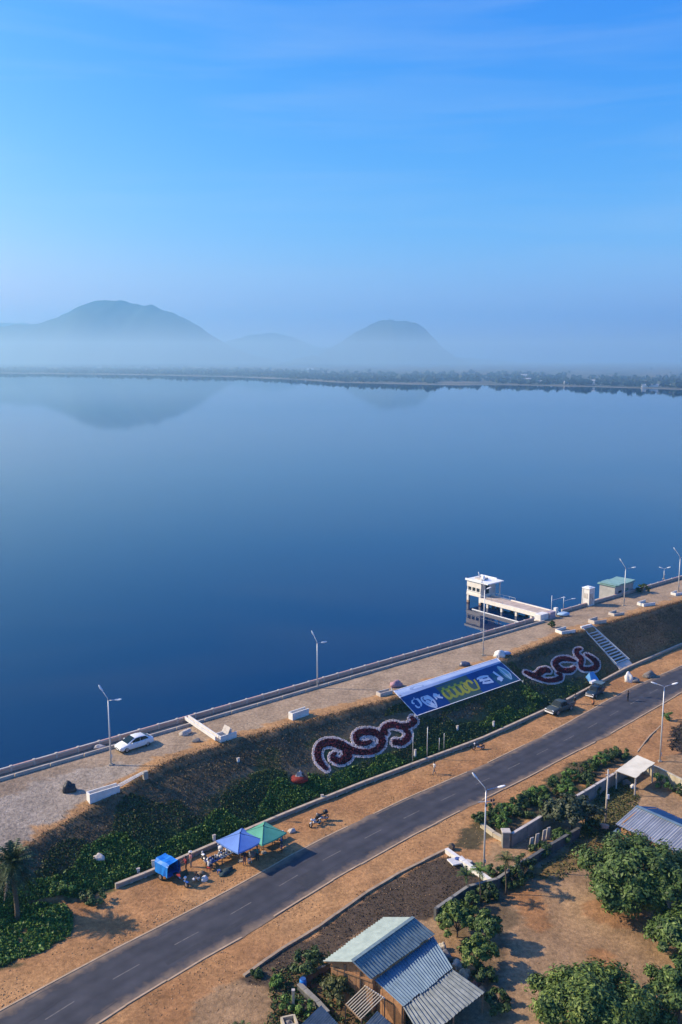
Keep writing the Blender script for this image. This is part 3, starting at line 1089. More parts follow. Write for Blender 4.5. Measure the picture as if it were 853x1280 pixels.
def tree(name, label, cat, base, height_, crown, n_clump, leaf, m, seed, group=None, trunk_r=.16, per=110, low=.25, droop=0.0):
    """base point, crown = (rx, ry, rz); leaf-sized faces in clumps carried by limbs"""
    r = np.random.default_rng(seed)
    rx, ry, rz = crown
    t = thing(name, label, cat, base, 0, group)
    cz = height_ - rz
    # clump centres spread through the crown, more of them towards the outside
    d = r.normal(size=(n_clump, 3)); d /= np.linalg.norm(d, axis=1, keepdims=True)
    d[:, 2] = np.where(d[:, 2] < -low, -d[:, 2] * .5, d[:, 2])
    rad = r.uniform(.45, 1.0, n_clump) ** .6 * (1 + .18 * np.sin(5 * np.arctan2(d[:, 1], d[:, 0]) + seed) * (1 - abs(d[:, 2])))
    C = d * rad[:, None] * np.array([rx, ry, rz]) + np.array([0, 0, cz])
    cr = r.uniform(.13, .25, n_clump) * (rx + ry + rz) / 3 + .1
    # trunk and limbs
    mb = MB()
    lean = r.normal(0, .12, 2)
    fork = Vector((lean[0], lean[1], max(.3, cz - rz * .55)))
    mb.tube([(0, 0, -.25), (lean[0] * .4, lean[1] * .4, fork.z * .5), fork], [trunk_r * 1.25, trunk_r, trunk_r * .8], 9)
    for i in r.choice(n_clump, min(n_clump, 16), replace=False):
        e = Vector(C[i])
        mid = fork.lerp(e, .5) + Vector((0, 0, .12 * (e - fork).length))
        mb.tube([fork, mid, e], [trunk_r * .55, trunk_r * .32, trunk_r * .1], 6, cap=False)
    mb.build('trunk', m_bark, t, smooth=True)
    n = n_clump * per
    dd = r.normal(size=(n, 3)); dd /= np.linalg.norm(dd, axis=1, keepdims=True)
    idx = np.repeat(np.arange(n_clump), per)
    c = C[idx] + dd * cr[idx][:, None] * r.uniform(.25, 1.05, (n, 1)) * np.array([1, 1, .8])
    out = (c - np.array([0, 0, cz])) / np.array([rx, ry, rz])
    nr_ = dd * .7 + out * .5 + r.normal(0, .5, (n, 3)) + np.array([0, 0, .55])
    p, f = quads(c, nr_, leaf * r.uniform(.6, 1.35, n), seed + 3, .9)
    if droop:
        p[:, 2] -= droop * np.repeat(r.random(n), 4) * .2
    p[:, 2] = np.maximum(p[:, 2], .03)
    me = fast_mesh('crown', p, f)
    me.materials.append(m)
    link(bpy.data.objects.new('crown', me), t)
    return t


def bush(name, label, px, py, h, w, m, seed, n_clump=12, leaf=.13, group=None, cat='shrub', per=70):
    b = at(px, py)
    return tree(name, label, cat, b, h, (w / 2, w / 2, h * .5), n_clump, leaf, m, seed, group, trunk_r=.05, per=per, low=.9)


def palm_frond(mb, base, az, el, L, w, droop, r, mi=0, nseg=9, leaflets=True):
    """an arching rib with two rows of narrow leaflets"""
    d = Vector((math.cos(az), math.sin(az), 0))
    side = Vector((-math.sin(az), math.cos(az), 0))
    pts = []
    for i in range(nseg + 1):
        u = i / nseg
        pts.append(Vector(base) + d * (L * u * math.cos(el) * (1 - .12 * u)) + Vector((0, 0, L * (math.sin(el) * u - droop * u * u))))
    for a, b_ in zip(pts[:-1], pts[1:]):
        mb.bar(a, b_, .03, .025, mi)
    for i in range(1, nseg + 1):
        u = i / nseg
        ww = w * (math.sin(math.pi * min(1, u * .9 + .12)) ** .6)
        a = pts[i - 1].lerp(pts[i], .5)
        dirn = (pts[i] - pts[i - 1]).normalized()
        for sg in (-1, 1):
            for k in (0, .5):
                q = a + dirn * (k * L / nseg)
                tip = q + side * sg * ww + dirn * ww * .55 + Vector((0, 0, -ww * r.uniform(.15, .6)))
                hw = dirn * (L / nseg * .22)
                mb.add([q - hw, q + hw, tip], [(0, 1, 2)], mi)
    return pts


def palm(name, label, base, trunk_h, L, n, m, seed, droop=.5, trunk_r=.14, w=.45, el=(0., 1.2), dead=0, group=None):
    r = random.Random(seed)
    t = thing(name, label, 'palm', base, 0, group)
    top = Vector((r.uniform(-.3, .3), r.uniform(-.3, .3), trunk_h))
    mb = MB()
    pts = [(0, 0, -.3)] + [Vector((0, 0, 0)).lerp(top, k / 6) + Vector((.06 * math.sin(k), 0, 0)) for k in range(1, 7)]
    mb.tube(pts, [trunk_r * 1.3] + [trunk_r * (1.1 - .04 * k + .05 * (k % 2)) for k in range(6)], 9)
    mb.build('trunk', m_bark, t, smooth=True)
    for k in range(n):
        mb = MB()
        az = k * 2.399 + r.uniform(-.2, .2)
        e = el[0] + (el[1] - el[0]) * (k / n) + r.uniform(-.1, .1)
        palm_frond(mb, top, az, e, L * r.uniform(.8, 1.1), w, droop * r.uniform(.7, 1.3), r)
        mb.build('frond', m, t)
    for k in range(dead):
        mb = MB()
        palm_frond(mb, top - Vector((0, 0, .15)), k * 2.1 + .4, -.5, L * .8, w * .6, .5, r)
        mb.build('dead_frond', leafmat('dead_frond', (.16, .11, .06), (.3, .22, .13)), t)
    return t


# toddy palm by the road at the left, tall trunk, fan of stiff fronds with a skirt of dead ones
m_palm = leafmat('palm_leaf', (.02, .035, .014), (.055, .085, .03), (.12, .14, .06))
palm('palm_tree', 'palm with dense round crown and dark trunk beside road shoulder', at(22, 1150), 5.7, 3.1, 64, m_palm, 3, droop=.40, trunk_r=.2, w=.5, el=(-.95, 1.4), dead=9)
# young palms by the white culvert wall
palm('garden_palm', 'slim young palm leaning over the yard wall corner', at(632, 1118), 3.6, 1.7, 14, m_olive, 11, droop=.55, trunk_r=.06, w=.35, el=(.1, 1.2))
palm('garden_palm', 'slim palm beside lamp pole and culvert slab', at(600, 1128), 3.2, 1.5, 13, m_green, 12, droop=.5, trunk_r=.055, w=.33, el=(.1, 1.2))
palm('garden_palm', 'small bushy palm growing below the culvert wall', at(584, 1118), 1.9, 1.5, 12, m_dkgreen, 13, droop=.5, trunk_r=.05, w=.3, el=(.2, 1.3))
palm('garden_palm', 'palm tuft at bottom edge of the sandy verge', at(298, 1292), .5, 1.3, 12, m_dkgreen, 15, droop=.5, trunk_r=.05, w=.25, el=(.3, 1.3))

m_mango = leafmat('mango_leaf', (.026, .048, .011), (.080, .135, .030), (.17, .23, .06))
m_mango2 = leafmat('mango_leaf_light', (.032, .060, .012), (.115, .170, .032), (.23, .28, .07))


def under(px, py, h):
    """ground point below a crown centre seen at px, py with its centre h above ground"""
    q = atz(px, py, ZG + h)
    return Vector((q.x, q.y, gz(q.x, q.y)))


tree('mango_tree', 'large spreading dark green mango tree beside corrugated roof house', 'tree', under(800, 1100, 2.9), 6.2, (5.0, 5.1, 3.1), 165, .19, m_mango, 101, trunk_r=.26, per=200, low=.5)
tree('mango_tree', 'lower mango crown hanging over the shaded yard corner', 'tree', under(862, 1170, 2.2), 4.2, (3.2, 2.9, 2.1), 70, .19, m_mango, 102, trunk_r=.2, per=190, low=.5)
tree('mango_tree', 'broad sunlit mango tree at near edge of dirt yard', 'tree', under(742, 1258, 2.6), 5.0, (4.9, 4.0, 2.5), 150, .17, m_mango2, 103, trunk_r=.24, per=200, low=.5)
tree('mango_tree', 'smaller dark mango tree in bottom yard corner', 'tree', under(848, 1246, 2.1), 4.2, (2.7, 2.7, 2.0), 70, .17, m_mango, 104, trunk_r=.18, per=190, low=.5)
tree('papaya_tree', 'broad leaved frangipani tree inside the walled strip', 'tree', under(716, 1016, 1.9), 3.6, (3.0, 2.2, 1.7), 60, .26, leafmat('big_leaf', (.025, .035, .016), (.07, .085, .04), (.16, .17, .11)), 105, trunk_r=.1, per=60)
tree('young_tree', 'light green young tree next to tin roof gable', 'tree', under(572, 1150, 1.6), 3.2, (1.9, 1.6, 1.6), 40, .17, m_mango2, 106, trunk_r=.07, per=90)
tree('young_tree', 'slender green tree between house and dirt yard', 'tree', under(609, 1158, 1.9), 3.6, (1.25, 1.2, 1.7), 36, .16, m_mango, 107, trunk_r=.07, per=90)
tree('young_tree', 'bushy yellow green tree by the rubble behind house', 'tree', under(597, 1194, 1.5), 3.0, (1.6, 1.4, 1.4), 36, .16, m_mango2, 108, trunk_r=.07, per=90)
tree('garden_tree', 'rusty green garden tree in front of wooden gable', 'tree', under(424, 1236, 1.4), 2.7, (1.5, 1.4, 1.3), 36, .13, m_olive, 109, trunk_r=.06, per=80)
tree('garden_tree', 'dark feathery tree at corner of burnt plot', 'tree', under(385, 1205, 1.3), 2.5, (1.5, 1.3, 1.2), 34, .13, m_dkgreen, 110, trunk_r=.06, per=80)
bush('garden_bush', 'round bright green bush at the plot corner', 346, 1234, 1.1, 1.3, m_green, 111)
bush('garden_bush', 'low dark bush at the end of earth kerb', 322, 1220, .6, .9, m_dkgreen, 112)
bush('garden_bush', 'leafy green bush beside concrete garden post', 360, 1262, 1.2, 1.4, m_green, 113)
bush('garden_bush', 'green hedge clump behind stone garden wall', 382, 1268, 1.3, 1.5, m_green, 114)
bush('garden_bush', 'tall leafy bush beside shed post', 742, 992, 1.5, 1.9, m_dkgreen, 115)
bush('garden_bush', 'bright green bush against cream boundary wall', 826, 985, 2.0, 2.3, m_green, 116)
bush('garden_bush', 'green creeper bush at end of cream wall', 846, 992, 1.4, 2.0, m_dkgreen, 117)
bush('garden_bush', 'dark shrub under the slim yard palms', 655, 1100, 2.6, 2.3, m_dkgreen, 118, n_clump=22)
bush('garden_bush', 'shrub hanging over the yard wall end', 620, 1098, 1.6, 1.6, m_dkgreen, 119)
bush('roadside_bush', 'green bush beside charred scrub heap', 834, 899, 1.1, 1.7, m_green, 121)
bush('roadside_bush', 'dark bush on crest above right flower scroll', 690, 784, 1.1, 1.2, m_dkgreen, 122)
bush('roadside_bush', 'dark bush standing at lake parapet beside green shack', 803, 741, 1.8, 2.6, m_dkgreen, 123, n_clump=18)
bush('roadside_bush', 'leafy bush at end of the toe wall', 118, 1126, 1.0, 2.6, m_dkgreen, 124, n_clump=16)
bush('roadside_bush', 'wide weed clump at foot of slope beside path', 80, 1112, .9, 2.4, m_green, 125, n_clump=16)
bush('slope_bush', 'rounded green bush on slope below banner', 664, 873, .8, 1.6, m_green, 126)
for i, (px, py, h, w, mm, lab) in enumerate(((640, 1108, 2.2, 2.4, m_dkgreen, 'dense dark shrub filling corner below long wall pillar'), (612, 1124, 1.6, 2.0, m_dkgreen, 'dark shrub against the yard wall under palm'), (590, 1136, 1.5, 1.8, m_mango, 'leafy shrub where burnt plot meets yard wall'), (676, 1070, 1.3, 2.2, m_dkgreen, 'dark shrub behind low yard wall'), (700, 1052, 1.2, 2.2, m_mango, 'green shrub behind low yard wall end'), (560, 1146, 1.2, 1.6, m_mango, 'low shrub beside the tin roof ridge end'), (742, 1040, 1.6, 2.2, m_dkgreen, 'dark shrub by the utility pole foot'), (604, 1228, 1.4, 2.0, m_dkgreen, 'dark shrub beside reddish brick heap'), (622, 1262, 1.4, 2.4, m_dkgreen, 'shaded shrub at near end of lean to roof'))):
    bush('garden_bush', lab, px, py, h, w, mm, 180 + i, n_clump=22, leaf=.15, per=80)
# hedge of separate shrubs outside the long wall
for i, (px, py) in enumerate([(606, 1024), (620, 1018), (634, 1011), (647, 1004), (660, 998), (672, 991), (686, 984), (699, 977), (712, 970), (725, 963), (738, 955), (750, 949), (763, 943), (776, 940), (628, 1028), (655, 1013), (680, 1000), (708, 986), (732, 972)]):
    bush('hedge_shrub', 'green hedge shrub between sandy verge and long concrete wall', px, py + 6, random.uniform(1.0, 1.7), random.uniform(1.9, 2.6), (m_dkgreen, m_mango, m_green)[i % 3], 140 + i, n_clump=18, leaf=.15, group='shrubs along the long wall', per=80)

# ================================================================== STREET LAMPS
m_galv = mat('galvanised', (.62, .62, .62), (.50, .50, .50), scale=2, rough=.45, metal=.35)
m_lampw = mat('lamp_white', (.82, .82, .80), (.74, .74, .72), scale=2, rough=.4)
m_dark = mat('dark_metal', (.04, .04, .045), (.025, .025, .03), scale=3, rough=.5)
m_lens = mat('lamp_lens', (.75, .78, .8), rough=.15, spec=.6)


def lamp(label, base, h, rz, arms, group='street lamps', extra=False):
    """arms: list of (angle, reach, rise)"""
    t = thing('street_lamp', label, 'street lamp', base, rz, group)
    MB().box((0, 0, .06), (.42, .42, .16)).build('base_plate', m_conc, t)
    MB().tube([(0, 0, .1), (0, 0, h * .45), (0, 0, h)], [.105, .085, .06], 10).build('pole', m_galv, t, smooth=True)
    MB().box((.12, 0, 1.0), (.12, .12, .35)).build('service_hatch', m_galv, t)
    for (a, reach, rise) in arms:
        d = Vector((math.cos(a), math.sin(a), 0))
        tip = d * reach + Vector((0, 0, h + rise))
        arm = MB().tube([(0, 0, h - .25), d * reach * .12 + Vector((0, 0, h + rise * .25)), tip], [.05, .042, .036], 8).build('arm', m_galv, t, smooth=True)
        dirn = (tip - Vector((d * reach * .12)) - Vector((0, 0, h + rise * .25))).normalized()
        e = tip + dirn * .85
        hd = MB()
        side = dirn.cross(Vector((0, 0, 1))).normalized()
        up = side.cross(dirn).normalized()
        prof = [(0, .05, .04), (.12, .13, .07), (.45, .17, .085), (.75, .13, .07), (.85, .04, .03)]
        vs, fs = [], []
        for (u, w, hh_) in prof:
            p = tip + dirn * u
            for k in range(8):
                th = 2 * math.pi * k / 8
                vs.append(p + side * w * math.cos(th) + up * hh_ * math.sin(th))
        for i in range(len(prof) - 1):
            for k in range(8):
                fs.append((i * 8 + k, i * 8 + (k + 1) % 8, (i + 1) * 8 + (k + 1) % 8, (i + 1) * 8 + k))
        fs += [tuple(range(8)), tuple(range(32, 40))]
        hd.add(vs, fs)
        head = hd.build('lamp_head', m_lampw, t, smooth=True)
        MB().box(tip + dirn * .45 - up * .085, (.3, .2, .03), rz=math.atan2(dirn.y, dirn.x), ry=-math.asin(dirn.z)).build('lens', m_lens, head)
    if extra:
        MB().bar((-.75, 0, h - 1.25), (.85, 0, h - 1.1), .06, .06).build('cross_arm', m_galv, t)
        for x, z in ((.55, -1.05), (.8, -1.0), (.82, -1.45), (.1, -1.6)):
            MB().box((x, 0, h + z), (.16, .14, .22)).build('loudspeaker', m_dark, t)
    return t


A1 = [(math.pi * .98, .55, 1.05), (-.15, .75, .12)]
lamp('street lamp standing beside parked white sedan on the crest', at(139, 956), 7.6, 0, A1)
lamp('street lamp on crest between sedan and hillside banner', at(397, 860), 6.4, 0, [(math.pi * .98, .4, 1.0), (.0, .5, .1)])
lamp('tall lamp on crest in front of the pier gatehouse', at(604, 819), 10.3, 0, [(math.pi * .9, .7, 1.9), (.3, .3, .1)])
lamp('street lamp on crest in front of green shack', at(780, 757), 6.9, 0, [(math.pi, .7, 1.2), (0, 1.0, .2)])
lamp('street lamp near end of crest beyond green shack', at(848, 739), 6.6, 0, [(math.pi, .9, 1.4), (0.2, .8, .3)])
lamp('short lamp rising behind the lake parapet', at(830, 724), 2.2, 0, [(math.pi, .3, .1), (0, .45, .15)])
lamp('tall double lamp with loudspeakers beside culvert on road verge', at(605, 1088), 8.6, 0, [(math.pi * .95, .85, 1.15), (0.05, 1.1, .3)], extra=True)
lamp('double street lamp on sandy verge beside walled shed', at(825, 952), 10.0, 0, [(math.pi * .98, .9, .35), (.05, .9, .3)])


def pole_thing(name, label, cat, px, py, h, r, m, group=None, parts=()):
    t = thing(name, label, cat, at(px, py), 0, group)
    MB().tube([(0, 0, -.2), (0, 0, h * .5), (0.02, 0, h)], [r * 1.15, r, r * .85], 8).build('pole', m, t, smooth=True)
    for nm, c, sz, mm in parts:
        MB().box(c, sz).build(nm, mm, t)
    return t


up_ = pole_thing('utility_pole', 'white utility pole with meter box in walled yard', 'pole', 757, 1029, 6.1, .10, m_concw, parts=[('meter_box', (.12, -.1, 3.2), (.22, .2, .5), m_lampw), ('cross_arm', (0, 0, 5.7), (.5, .07, .07), m_galv), ('insulator', (0, 0, 6.2), (.1, .1, .22), m_lampw)])
for px, py, h, lab in ((534, 948, 4.2, 'taller grey flagpole at foot of slope'), (516, 955, 4.1, 'thin pale pole at end of left flower scroll'), (549, 942, 2.1, 'short thin pole among green weeds'), (555, 938, 2.3, 'thin dark stake between weeds and toe wall')):
    pole_thing('slender_pole', lab, 'pole', px, py, h, .035 if h < 4.15 else .055, m_galv, 'poles at the foot of the slope', parts=[('cap', (0.02, 0, h), (.09, .09, .06), m_lampw)])

# ================================================================== PIER, GATEHOUSE AND LAKE EDGE
m_pier = mat('pier_deck', (.52, .42, .34), (.40, .32, .26), scale=1.2, rough=.85, bump=.2)
m_cream = mat('cream_wall', (.80, .75, .66), (.66, .60, .52), scale=1.0, rough=.8)
m_glassd = mat('dark_glass', (.03, .04, .05), (.02, .025, .03), rough=.12, spec=.6)
m_rust = mat('rusty_stain', (.30, .16, .08), (.45, .33, .22), scale=3, rough=.9)


def stp(s, t, z):
    x, y = xy_of(s, t)
    return Vector((x, y, z))


def lbox(s0, s1, t0, t1, z0, z1):
    """box in the dam's own axes"""
    mb = MB()
    x, y = xy_of((s0 + s1) / 2, (t0 + t1) / 2)
    return (Vector((x, y, (z0 + z1) / 2)), (s1 - s0, t1 - t0, z1 - z0))


def add_l(mb, *a, mi=0):
    c, sz = lbox(*a)
    return mb.box(c, sz, rz=AX, mi=mi)


PR = thing('pier', 'cream concrete pier on columns leading to the white gatehouse', 'pier', (0, 0, 0))
for k, t0 in enumerate(np.arange(-19.6, -4.8, 1.5)):
    add_l(MB(), 50.4, 53.9, t0, t0 + 1.46, .06, .28).build('deck_slab', m_pier, PR)
for s0 in (50.25, 53.75):
    add_l(MB(), s0, s0 + .28, -19.7, -4.2, -.32, .42).build('edge_beam', m_cream, PR)
for t0 in (-18.0, -14.6, -11.2, -7.8):
    for s0 in (50.45, 53.35):
        add_l(MB(), s0, s0 + .42, t0, t0 + .42, -4.0, -.1).build('column', m_cream, PR)
    add_l(MB(), 50.5, 53.7, t0 + .05, t0 + .37, -.62, -.33).build('cross_beam', m_cream, PR)
add_l(MB(), 47.6, 47.75, -19.0, -4.4, ZW + .02, ZW + .16).build('floating_pipe', m_lampw, PR)
for s0 in (50.3, 53.85):
    rail = MB()
    rail.bar(stp(s0, -19.4, .95), stp(s0, -14.0, .95), .05, .05)
    for q in np.arange(-19.4, -13.9, 1.35):
        rail.bar(stp(s0, q, .4), stp(s0, q, .95), .05, .05)
    rail.build('handrail', m_galv, PR)

GH = thing('gatehouse', 'white concrete gatehouse on columns over the lake', 'building', (0, 0, 0))
s0, s1, t0, t1 = 51.0, 55.2, -23.4, -19.9
for a, b_ in ((s0, t0), (s0, t1 - .45), (s1 - .45, t0), (s1 - .45, t1 - .45)):
    col = add_l(MB(), a, a + .45, b_, b_ + .45, -4.2, .35).build('column', m_cream, GH)
    add_l(MB(), a - .006, a + .456, b_ - .006, b_ + .456, ZW - .1, ZW + .4).build('stain_band', m_rust, col)
add_l(MB(), s0 - .05, s1 + .05, t0 - .05, t1 + .05, .3, .75).build('floor_slab', m_cream, GH)
# front wall facing along the dam, with a long window slot
w1 = add_l(add_l(MB(), s0, s0 + .2, t0, t1, .75, 1.25), s0, s0 + .2, t0, t1, 1.95, 3.1).build('front_wall', m_cream, GH)
for q in np.linspace(t0 + .1, t1 - .3, 4):
    add_l(MB(), s0 + .01, s0 + .19, q, q + .22, 1.25, 1.95).build('window_pier', m_cream, w1)
add_l(MB(), s0 + .08, s0 + .12, t0 + .15, t1 - .1, 1.25, 1.95).build('window_pane', m_glassd, w1)
add_l(MB(), s0 - .10, s0 + .03, t0 + .1, t1 - .05, 1.17, 1.25).build('window_sill', m_lampw, w1)
m_gh = mat('gatehouse_shaded_tone', (.62, .58, .54), (.5, .47, .43), scale=1)  # cream wall with the shade of its sunless sides mixed into the colour
w2 = add_l(add_l(add_l(MB(), s0 + .2, s0 + 1.3, t1 - .2, t1, .75, 3.1), s0 + 2.4, s1 - .2, t1 - .2, t1, .75, 3.1), s0 + 1.3, s0 + 2.4, t1 - .2, t1, 2.75, 3.1).build('side_wall', m_gh, GH)
add_l(MB(), s0 + 1.32, s0 + 2.38, t1 - .13, t1 - .08, .76, 2.75).build('door', m_glassd, w2)
add_l(MB(), s1 - .2, s1, t0, t1, .75, 3.1).build('rear_wall', m_gh, GH)
add_l(MB(), s0 + .2, s1 - .2, t0, t0 + .2, .75, 3.1).build('lake_wall', m_cream, GH)
rf = add_l(MB(), s0 - .25, s1 + .1, t0 - .25, t1 + 1.9, 3.1, 3.3).build('roof', m_lampw, GH)
for a in ((s0 - .25, s0 - .05, t0 - .25, t1 + .25), (s1 - .1, s1 + .1, t0 - .25, t1 + .25)):
    add_l(MB(), *a, 3.3, 3.48).build('roof_upstand', m_lampw, rf)
add_l(MB(), s0 + 1.0, s0 + 2.8, t0 + 1, t1 - .7, 3.3, 3.62).build('roof_hatch', m_concw, rf)
MB().blob(stp(s0 + 1.3, t1 - .6, 3.85), (.35, .35, .5), 5, 2, .05).build('water_tank', m_lampw, rf, smooth=True)
MB().tube([stp(s0 + .1, t0, 3.3), stp(s0 + .1, t0, 4.2)], .03, 6).build('mast', m_dark, rf)
add_l(MB(), s0 + 3.4, s0 + 3.6, t1 + 1.55, t1 + 1.75, .3, 3.1).build('porch_post', m_gh, GH)

# white block and posts where the pier meets the crest
PB = thing('pier_abutment', 'bulky white abutment block at landward end of pier', 'abutment', (0, 0, 0))
add_l(MB(), 47.9, 50.15, -4.9, -3.5, -3.0, 1.05).build('block', m_white, PB, bevel=.08)
add_l(MB(), 50.2, 51.7, -4.2, -3.2, -.2, 1.15).build('gate_pillar', mat('mauve_paint', (.40, .33, .38), (.3, .25, .29), scale=2), PB, bevel=.04)
add_l(MB(), 52.9, 53.5, -4.6, -4.0, -.2, 1.3).build('gate_post', m_white, PB, bevel=.03)
bl = thing('tarpaulin_bundle', 'pale blue tarpaulin bundle beside pier abutment', 'bundle', stp(53.6, -3.0, 0))
MB().blob((0, 0, .3), (1.0, .6, .42), 3, 2, .3, flat=True).build('tarpaulin', mat('pale_blue_tarp', (.36, .52, .66), (.28, .4, .55)), bl, smooth=True)
MB().bar((-.9, -.3, .28), (.8, .35, .34), .05, .03).build('tie_rope', m_lampw, bl)
for (s_, t_, h_, arm, lab) in ((52.3, -4.6, 3.6, ((.3, 2.0),), 'thin pier lamp pole with one pale arm'), (56.6, -5.2, 2.6, ((.2, 1.6),), 'short pier lamp leaning over the water')):
    t = thing('pier_lamp', lab, 'lamp', stp(s_, t_, 0))
    MB().tube([(0, 0, -.2), (0, 0, h_)], .05, 8).build('pole', m_galv, t, smooth=True)
    for a, L in arm:
        e = Vector((math.cos(a) * L, math.sin(a) * L, h_ - .55))
        MB().tube([(0, 0, h_ - .9), e], .035, 6).build('arm', m_galv, t)
        MB().box(e + Vector((.3, .1, 0)), (.7, .2, .12), rz=a).build('lamp_head', m_lampw, t, bevel=.03)

# kiosk
KX = thing('white_kiosk', 'tall narrow white kiosk standing on the lake parapet', 'kiosk', stp(63.0, T_WALL - .2, 0), AX)
w_, d_, h_ = 1.5, 1.4, 3.2
MB().box((0, 0, h_ / 2), (w_, d_, h_)).build('body', m_white, KX)
MB().box((0, 0, h_ + .1), (w_ + .25, d_ + .25, .16)).box((0, 0, h_ + .24), (w_ * .7, d_ * .7, .14)).build('roof', m_lampw, KX)
for x in (-1, 1):
    for y in (-1, 1):
        MB().box((x * w_ / 2, y * d_ / 2, h_ / 2 - .05), (.16, .16, h_ - .1)).build('corner_post', m_cream, KX)
pn_ = MB().box((0, -d_ / 2 - .03, 1.3), (.9, .05, 2.0)).build('door', m_concw, KX)
MB().box((.32, -d_ / 2 - .08, 1.3), (.06, .06, .2)).build('handle', m_dark, pn_)
MB().box((-w_ / 2 - .03, 0, 1.9), (.05, .8, .9)).build('panel', m_concw, KX)
MB().box((0, 0, -.3), (w_ + .5, d_ + .4, .7)).build('plinth', m_conc, KX)

# shack on the lake edge
SHK = thing('lake_shack', 'grey concrete pump shack with faded green roof on lake edge', 'shack', stp(74.6, T_WALL - 1.9, 0), AX)
m_shk = mat('grey_render', (.40, .39, .37), (.30, .295, .28), scale=1.4)
MB().box((0, 0, 0), (6.2, 3.4, 4.0)).build('wall', m_shk, SHK)
m_groof = mat('faded_green_sheet', (.24, .40, .36), (.16, .28, .26), scale=1.5, rough=.6)
rf = MB().box((0, 0, 2.12), (6.8, 4.0, .16)).build('roof', m_groof, SHK)
for i in range(6):
    MB().box((-2.8 + i * 1.1, -.2 + .15 * (i % 3), 2.3 + .05 * (i % 2)), (1.3, 3.9, .07), rz=random.uniform(-.12, .12), ry=random.uniform(-.1, .1)).build('roof_sheet', m_groof, rf)
MB().box((-1.4, -1.72, .5), (1.0, .06, 1.1)).build('window', m_glassd, SHK)
dd_ = MB().box((.9, -1.72, .3), (.9, .06, 1.8)).build('door', mat('green_door', (.12, .22, .17)), SHK)
MB().box((1.2, -1.78, .3), (.06, .06, .14)).build('handle', m_galv, dd_)
MB().box((-3.9, .4, -1.0), (1.8, 2.2, .5)).build('landing_step', m_conc, SHK)

# ================================================================== CREST FURNITURE: drain inlets and bits
def trough(label, px, py, rz, L=3.0, w=.9, h=.7, flare=0.0, m=None, ladder=None, dz=0.0):
    t = thing('drain_inlet', label, 'drain inlet', at(px, py, dz), rz, 'drain inlets along the crest edge')
    m = m or m_white
    for sg in (-1, 1):
        MB().bar((-L / 2, sg * (w / 2), h / 2 - .1), (L / 2, sg * (w / 2 + flare), h / 2 - .1), .13, h + .2).build('side_wall', m, t)
    MB().box((-L / 2 - .02, 0, h / 2 - .1), (.13, w + .14, h + .19)).build('end_wall', m, t)
    MB().box((0, 0, -.02), (L - .1, w - .14, .12)).build('floor', m_concd, t)
    return t


t = trough('white drain trough with two pale rails leading up to crest', 130, 995, math.radians(38), 3.3, .75, .85)
for k in (-.25, .05, .3):
    MB().bar((1.6, k, .6), (4.6, k * .7 + .1, 1.25), .07, .07).build('rail', m_white, t)
MB().box((4.9, .1, .9), (.5, .4, .9)).build('anchor_block', m_conc, t)
t = trough('white L shaped drain with long double beam reaching parapet', 283, 923, math.radians(40), 2.2, 1.1, .75)
a, b_ = at(234, 902), at(272, 928)
for k in (-.18, .18):
    Mi = Matrix.Translation(t.location) @ Matrix.Rotation(t.rotation_euler.z, 4, 'Z')
    p = Mi.inverted() @ Vector((a.x + k, a.y + k, .55)); q = Mi.inverted() @ Vector((b_.x + k, b_.y + k, .55))
    MB().bar(p, q, .14, .45).build('beam', m_white, t)
MB().box((0.1, .1, 1.05), (.08, 1.3, .9), ry=.5).build('cover_plate', m_concw, t)
trough('white box drain open towards slope between lamp and sedan', 374, 896, math.radians(42), 2.6, .7, .9)
trough('grey broken drain inlet beside pink bundle near banner corner', 481, 868, math.radians(35), 2.0, .8, .5, m=m_concw)
trough('flared white drain at crest above right flower scroll', 706, 790, math.radians(30), 2.6, 1.4, .5, flare=.4)
trough('flared drain beside top of white staircase', 746, 778, math.radians(30), 2.4, 1.3, .6, flare=.4, m=m_concw)
trough('half buried drain inlet past the staircase', 770, 768, math.radians(32), 2.2, 1.2, .45, flare=.3, m=m_concw)
trough('white flared drain near end of crest past staircase', 807, 756, math.radians(32), 2.6, 1.4, .55, flare=.4)
trough('small white drain at far end of crest', 846, 743, math.radians(35), 2.0, 1.0, .5, flare=.2)


def bundle(name, label, cat, px, py, size, seed, m, rz=0.0, extra=None):
    t = thing(name, label, cat, at(px, py), rz)
    MB().blob((0, 0, size[2] * .32), size, seed, 3, .22, flat=True).build('heap', m, t, smooth=True)
    if extra:
        for c, sz, mm, nm in extra:
            MB().blob(c, sz, seed + 7, 2, .25, flat=True).build(nm, mm, t, smooth=True)
    return t


bundle('black_bundle', 'black sheeted bundle lying on pale gravel', 'bundle', 87, 989, (.75, .5, .75), 4, m_dark, .4, [((.4, .1, .5), (.3, .3, .25), m_dark, 'lump')])
bundle('white_sack', 'grey white sack lying behind sedan on the crest', 'sack', 232, 918, (.75, .4, .45), 5, m_concw, .6, [((.6, .2, .25), (.3, .25, .3), m_white, 'knot')])
bundle('cloth_heap', 'pinkish cloth heap at upper corner of banner', 'cloth', 495, 858, (1.0, .6, .6), 6, mat('dusty_pink', (.42, .24, .26), (.3, .18, .2)), .4)
bundle('cloth_heap', 'dark blue cloth heap above middle of banner', 'cloth', 581, 832, (.8, .55, .5), 7, mat('navy_cloth', (.06, .08, .14), (.12, .13, .18)), .5, [((-.5, .0, .3), (.3, .3, .3), m_concw, 'sack')])
bundle('white_boulder', 'whitewashed boulder at the top corner of banner', 'boulder', 625, 821, (.95, .7, .75), 8, m_white, .2, [((1.1, .5, .3), (.8, .5, .35), mat('pale_blue_cloth', (.26, .34, .5), (.2, .26, .4)), 'cloth')])
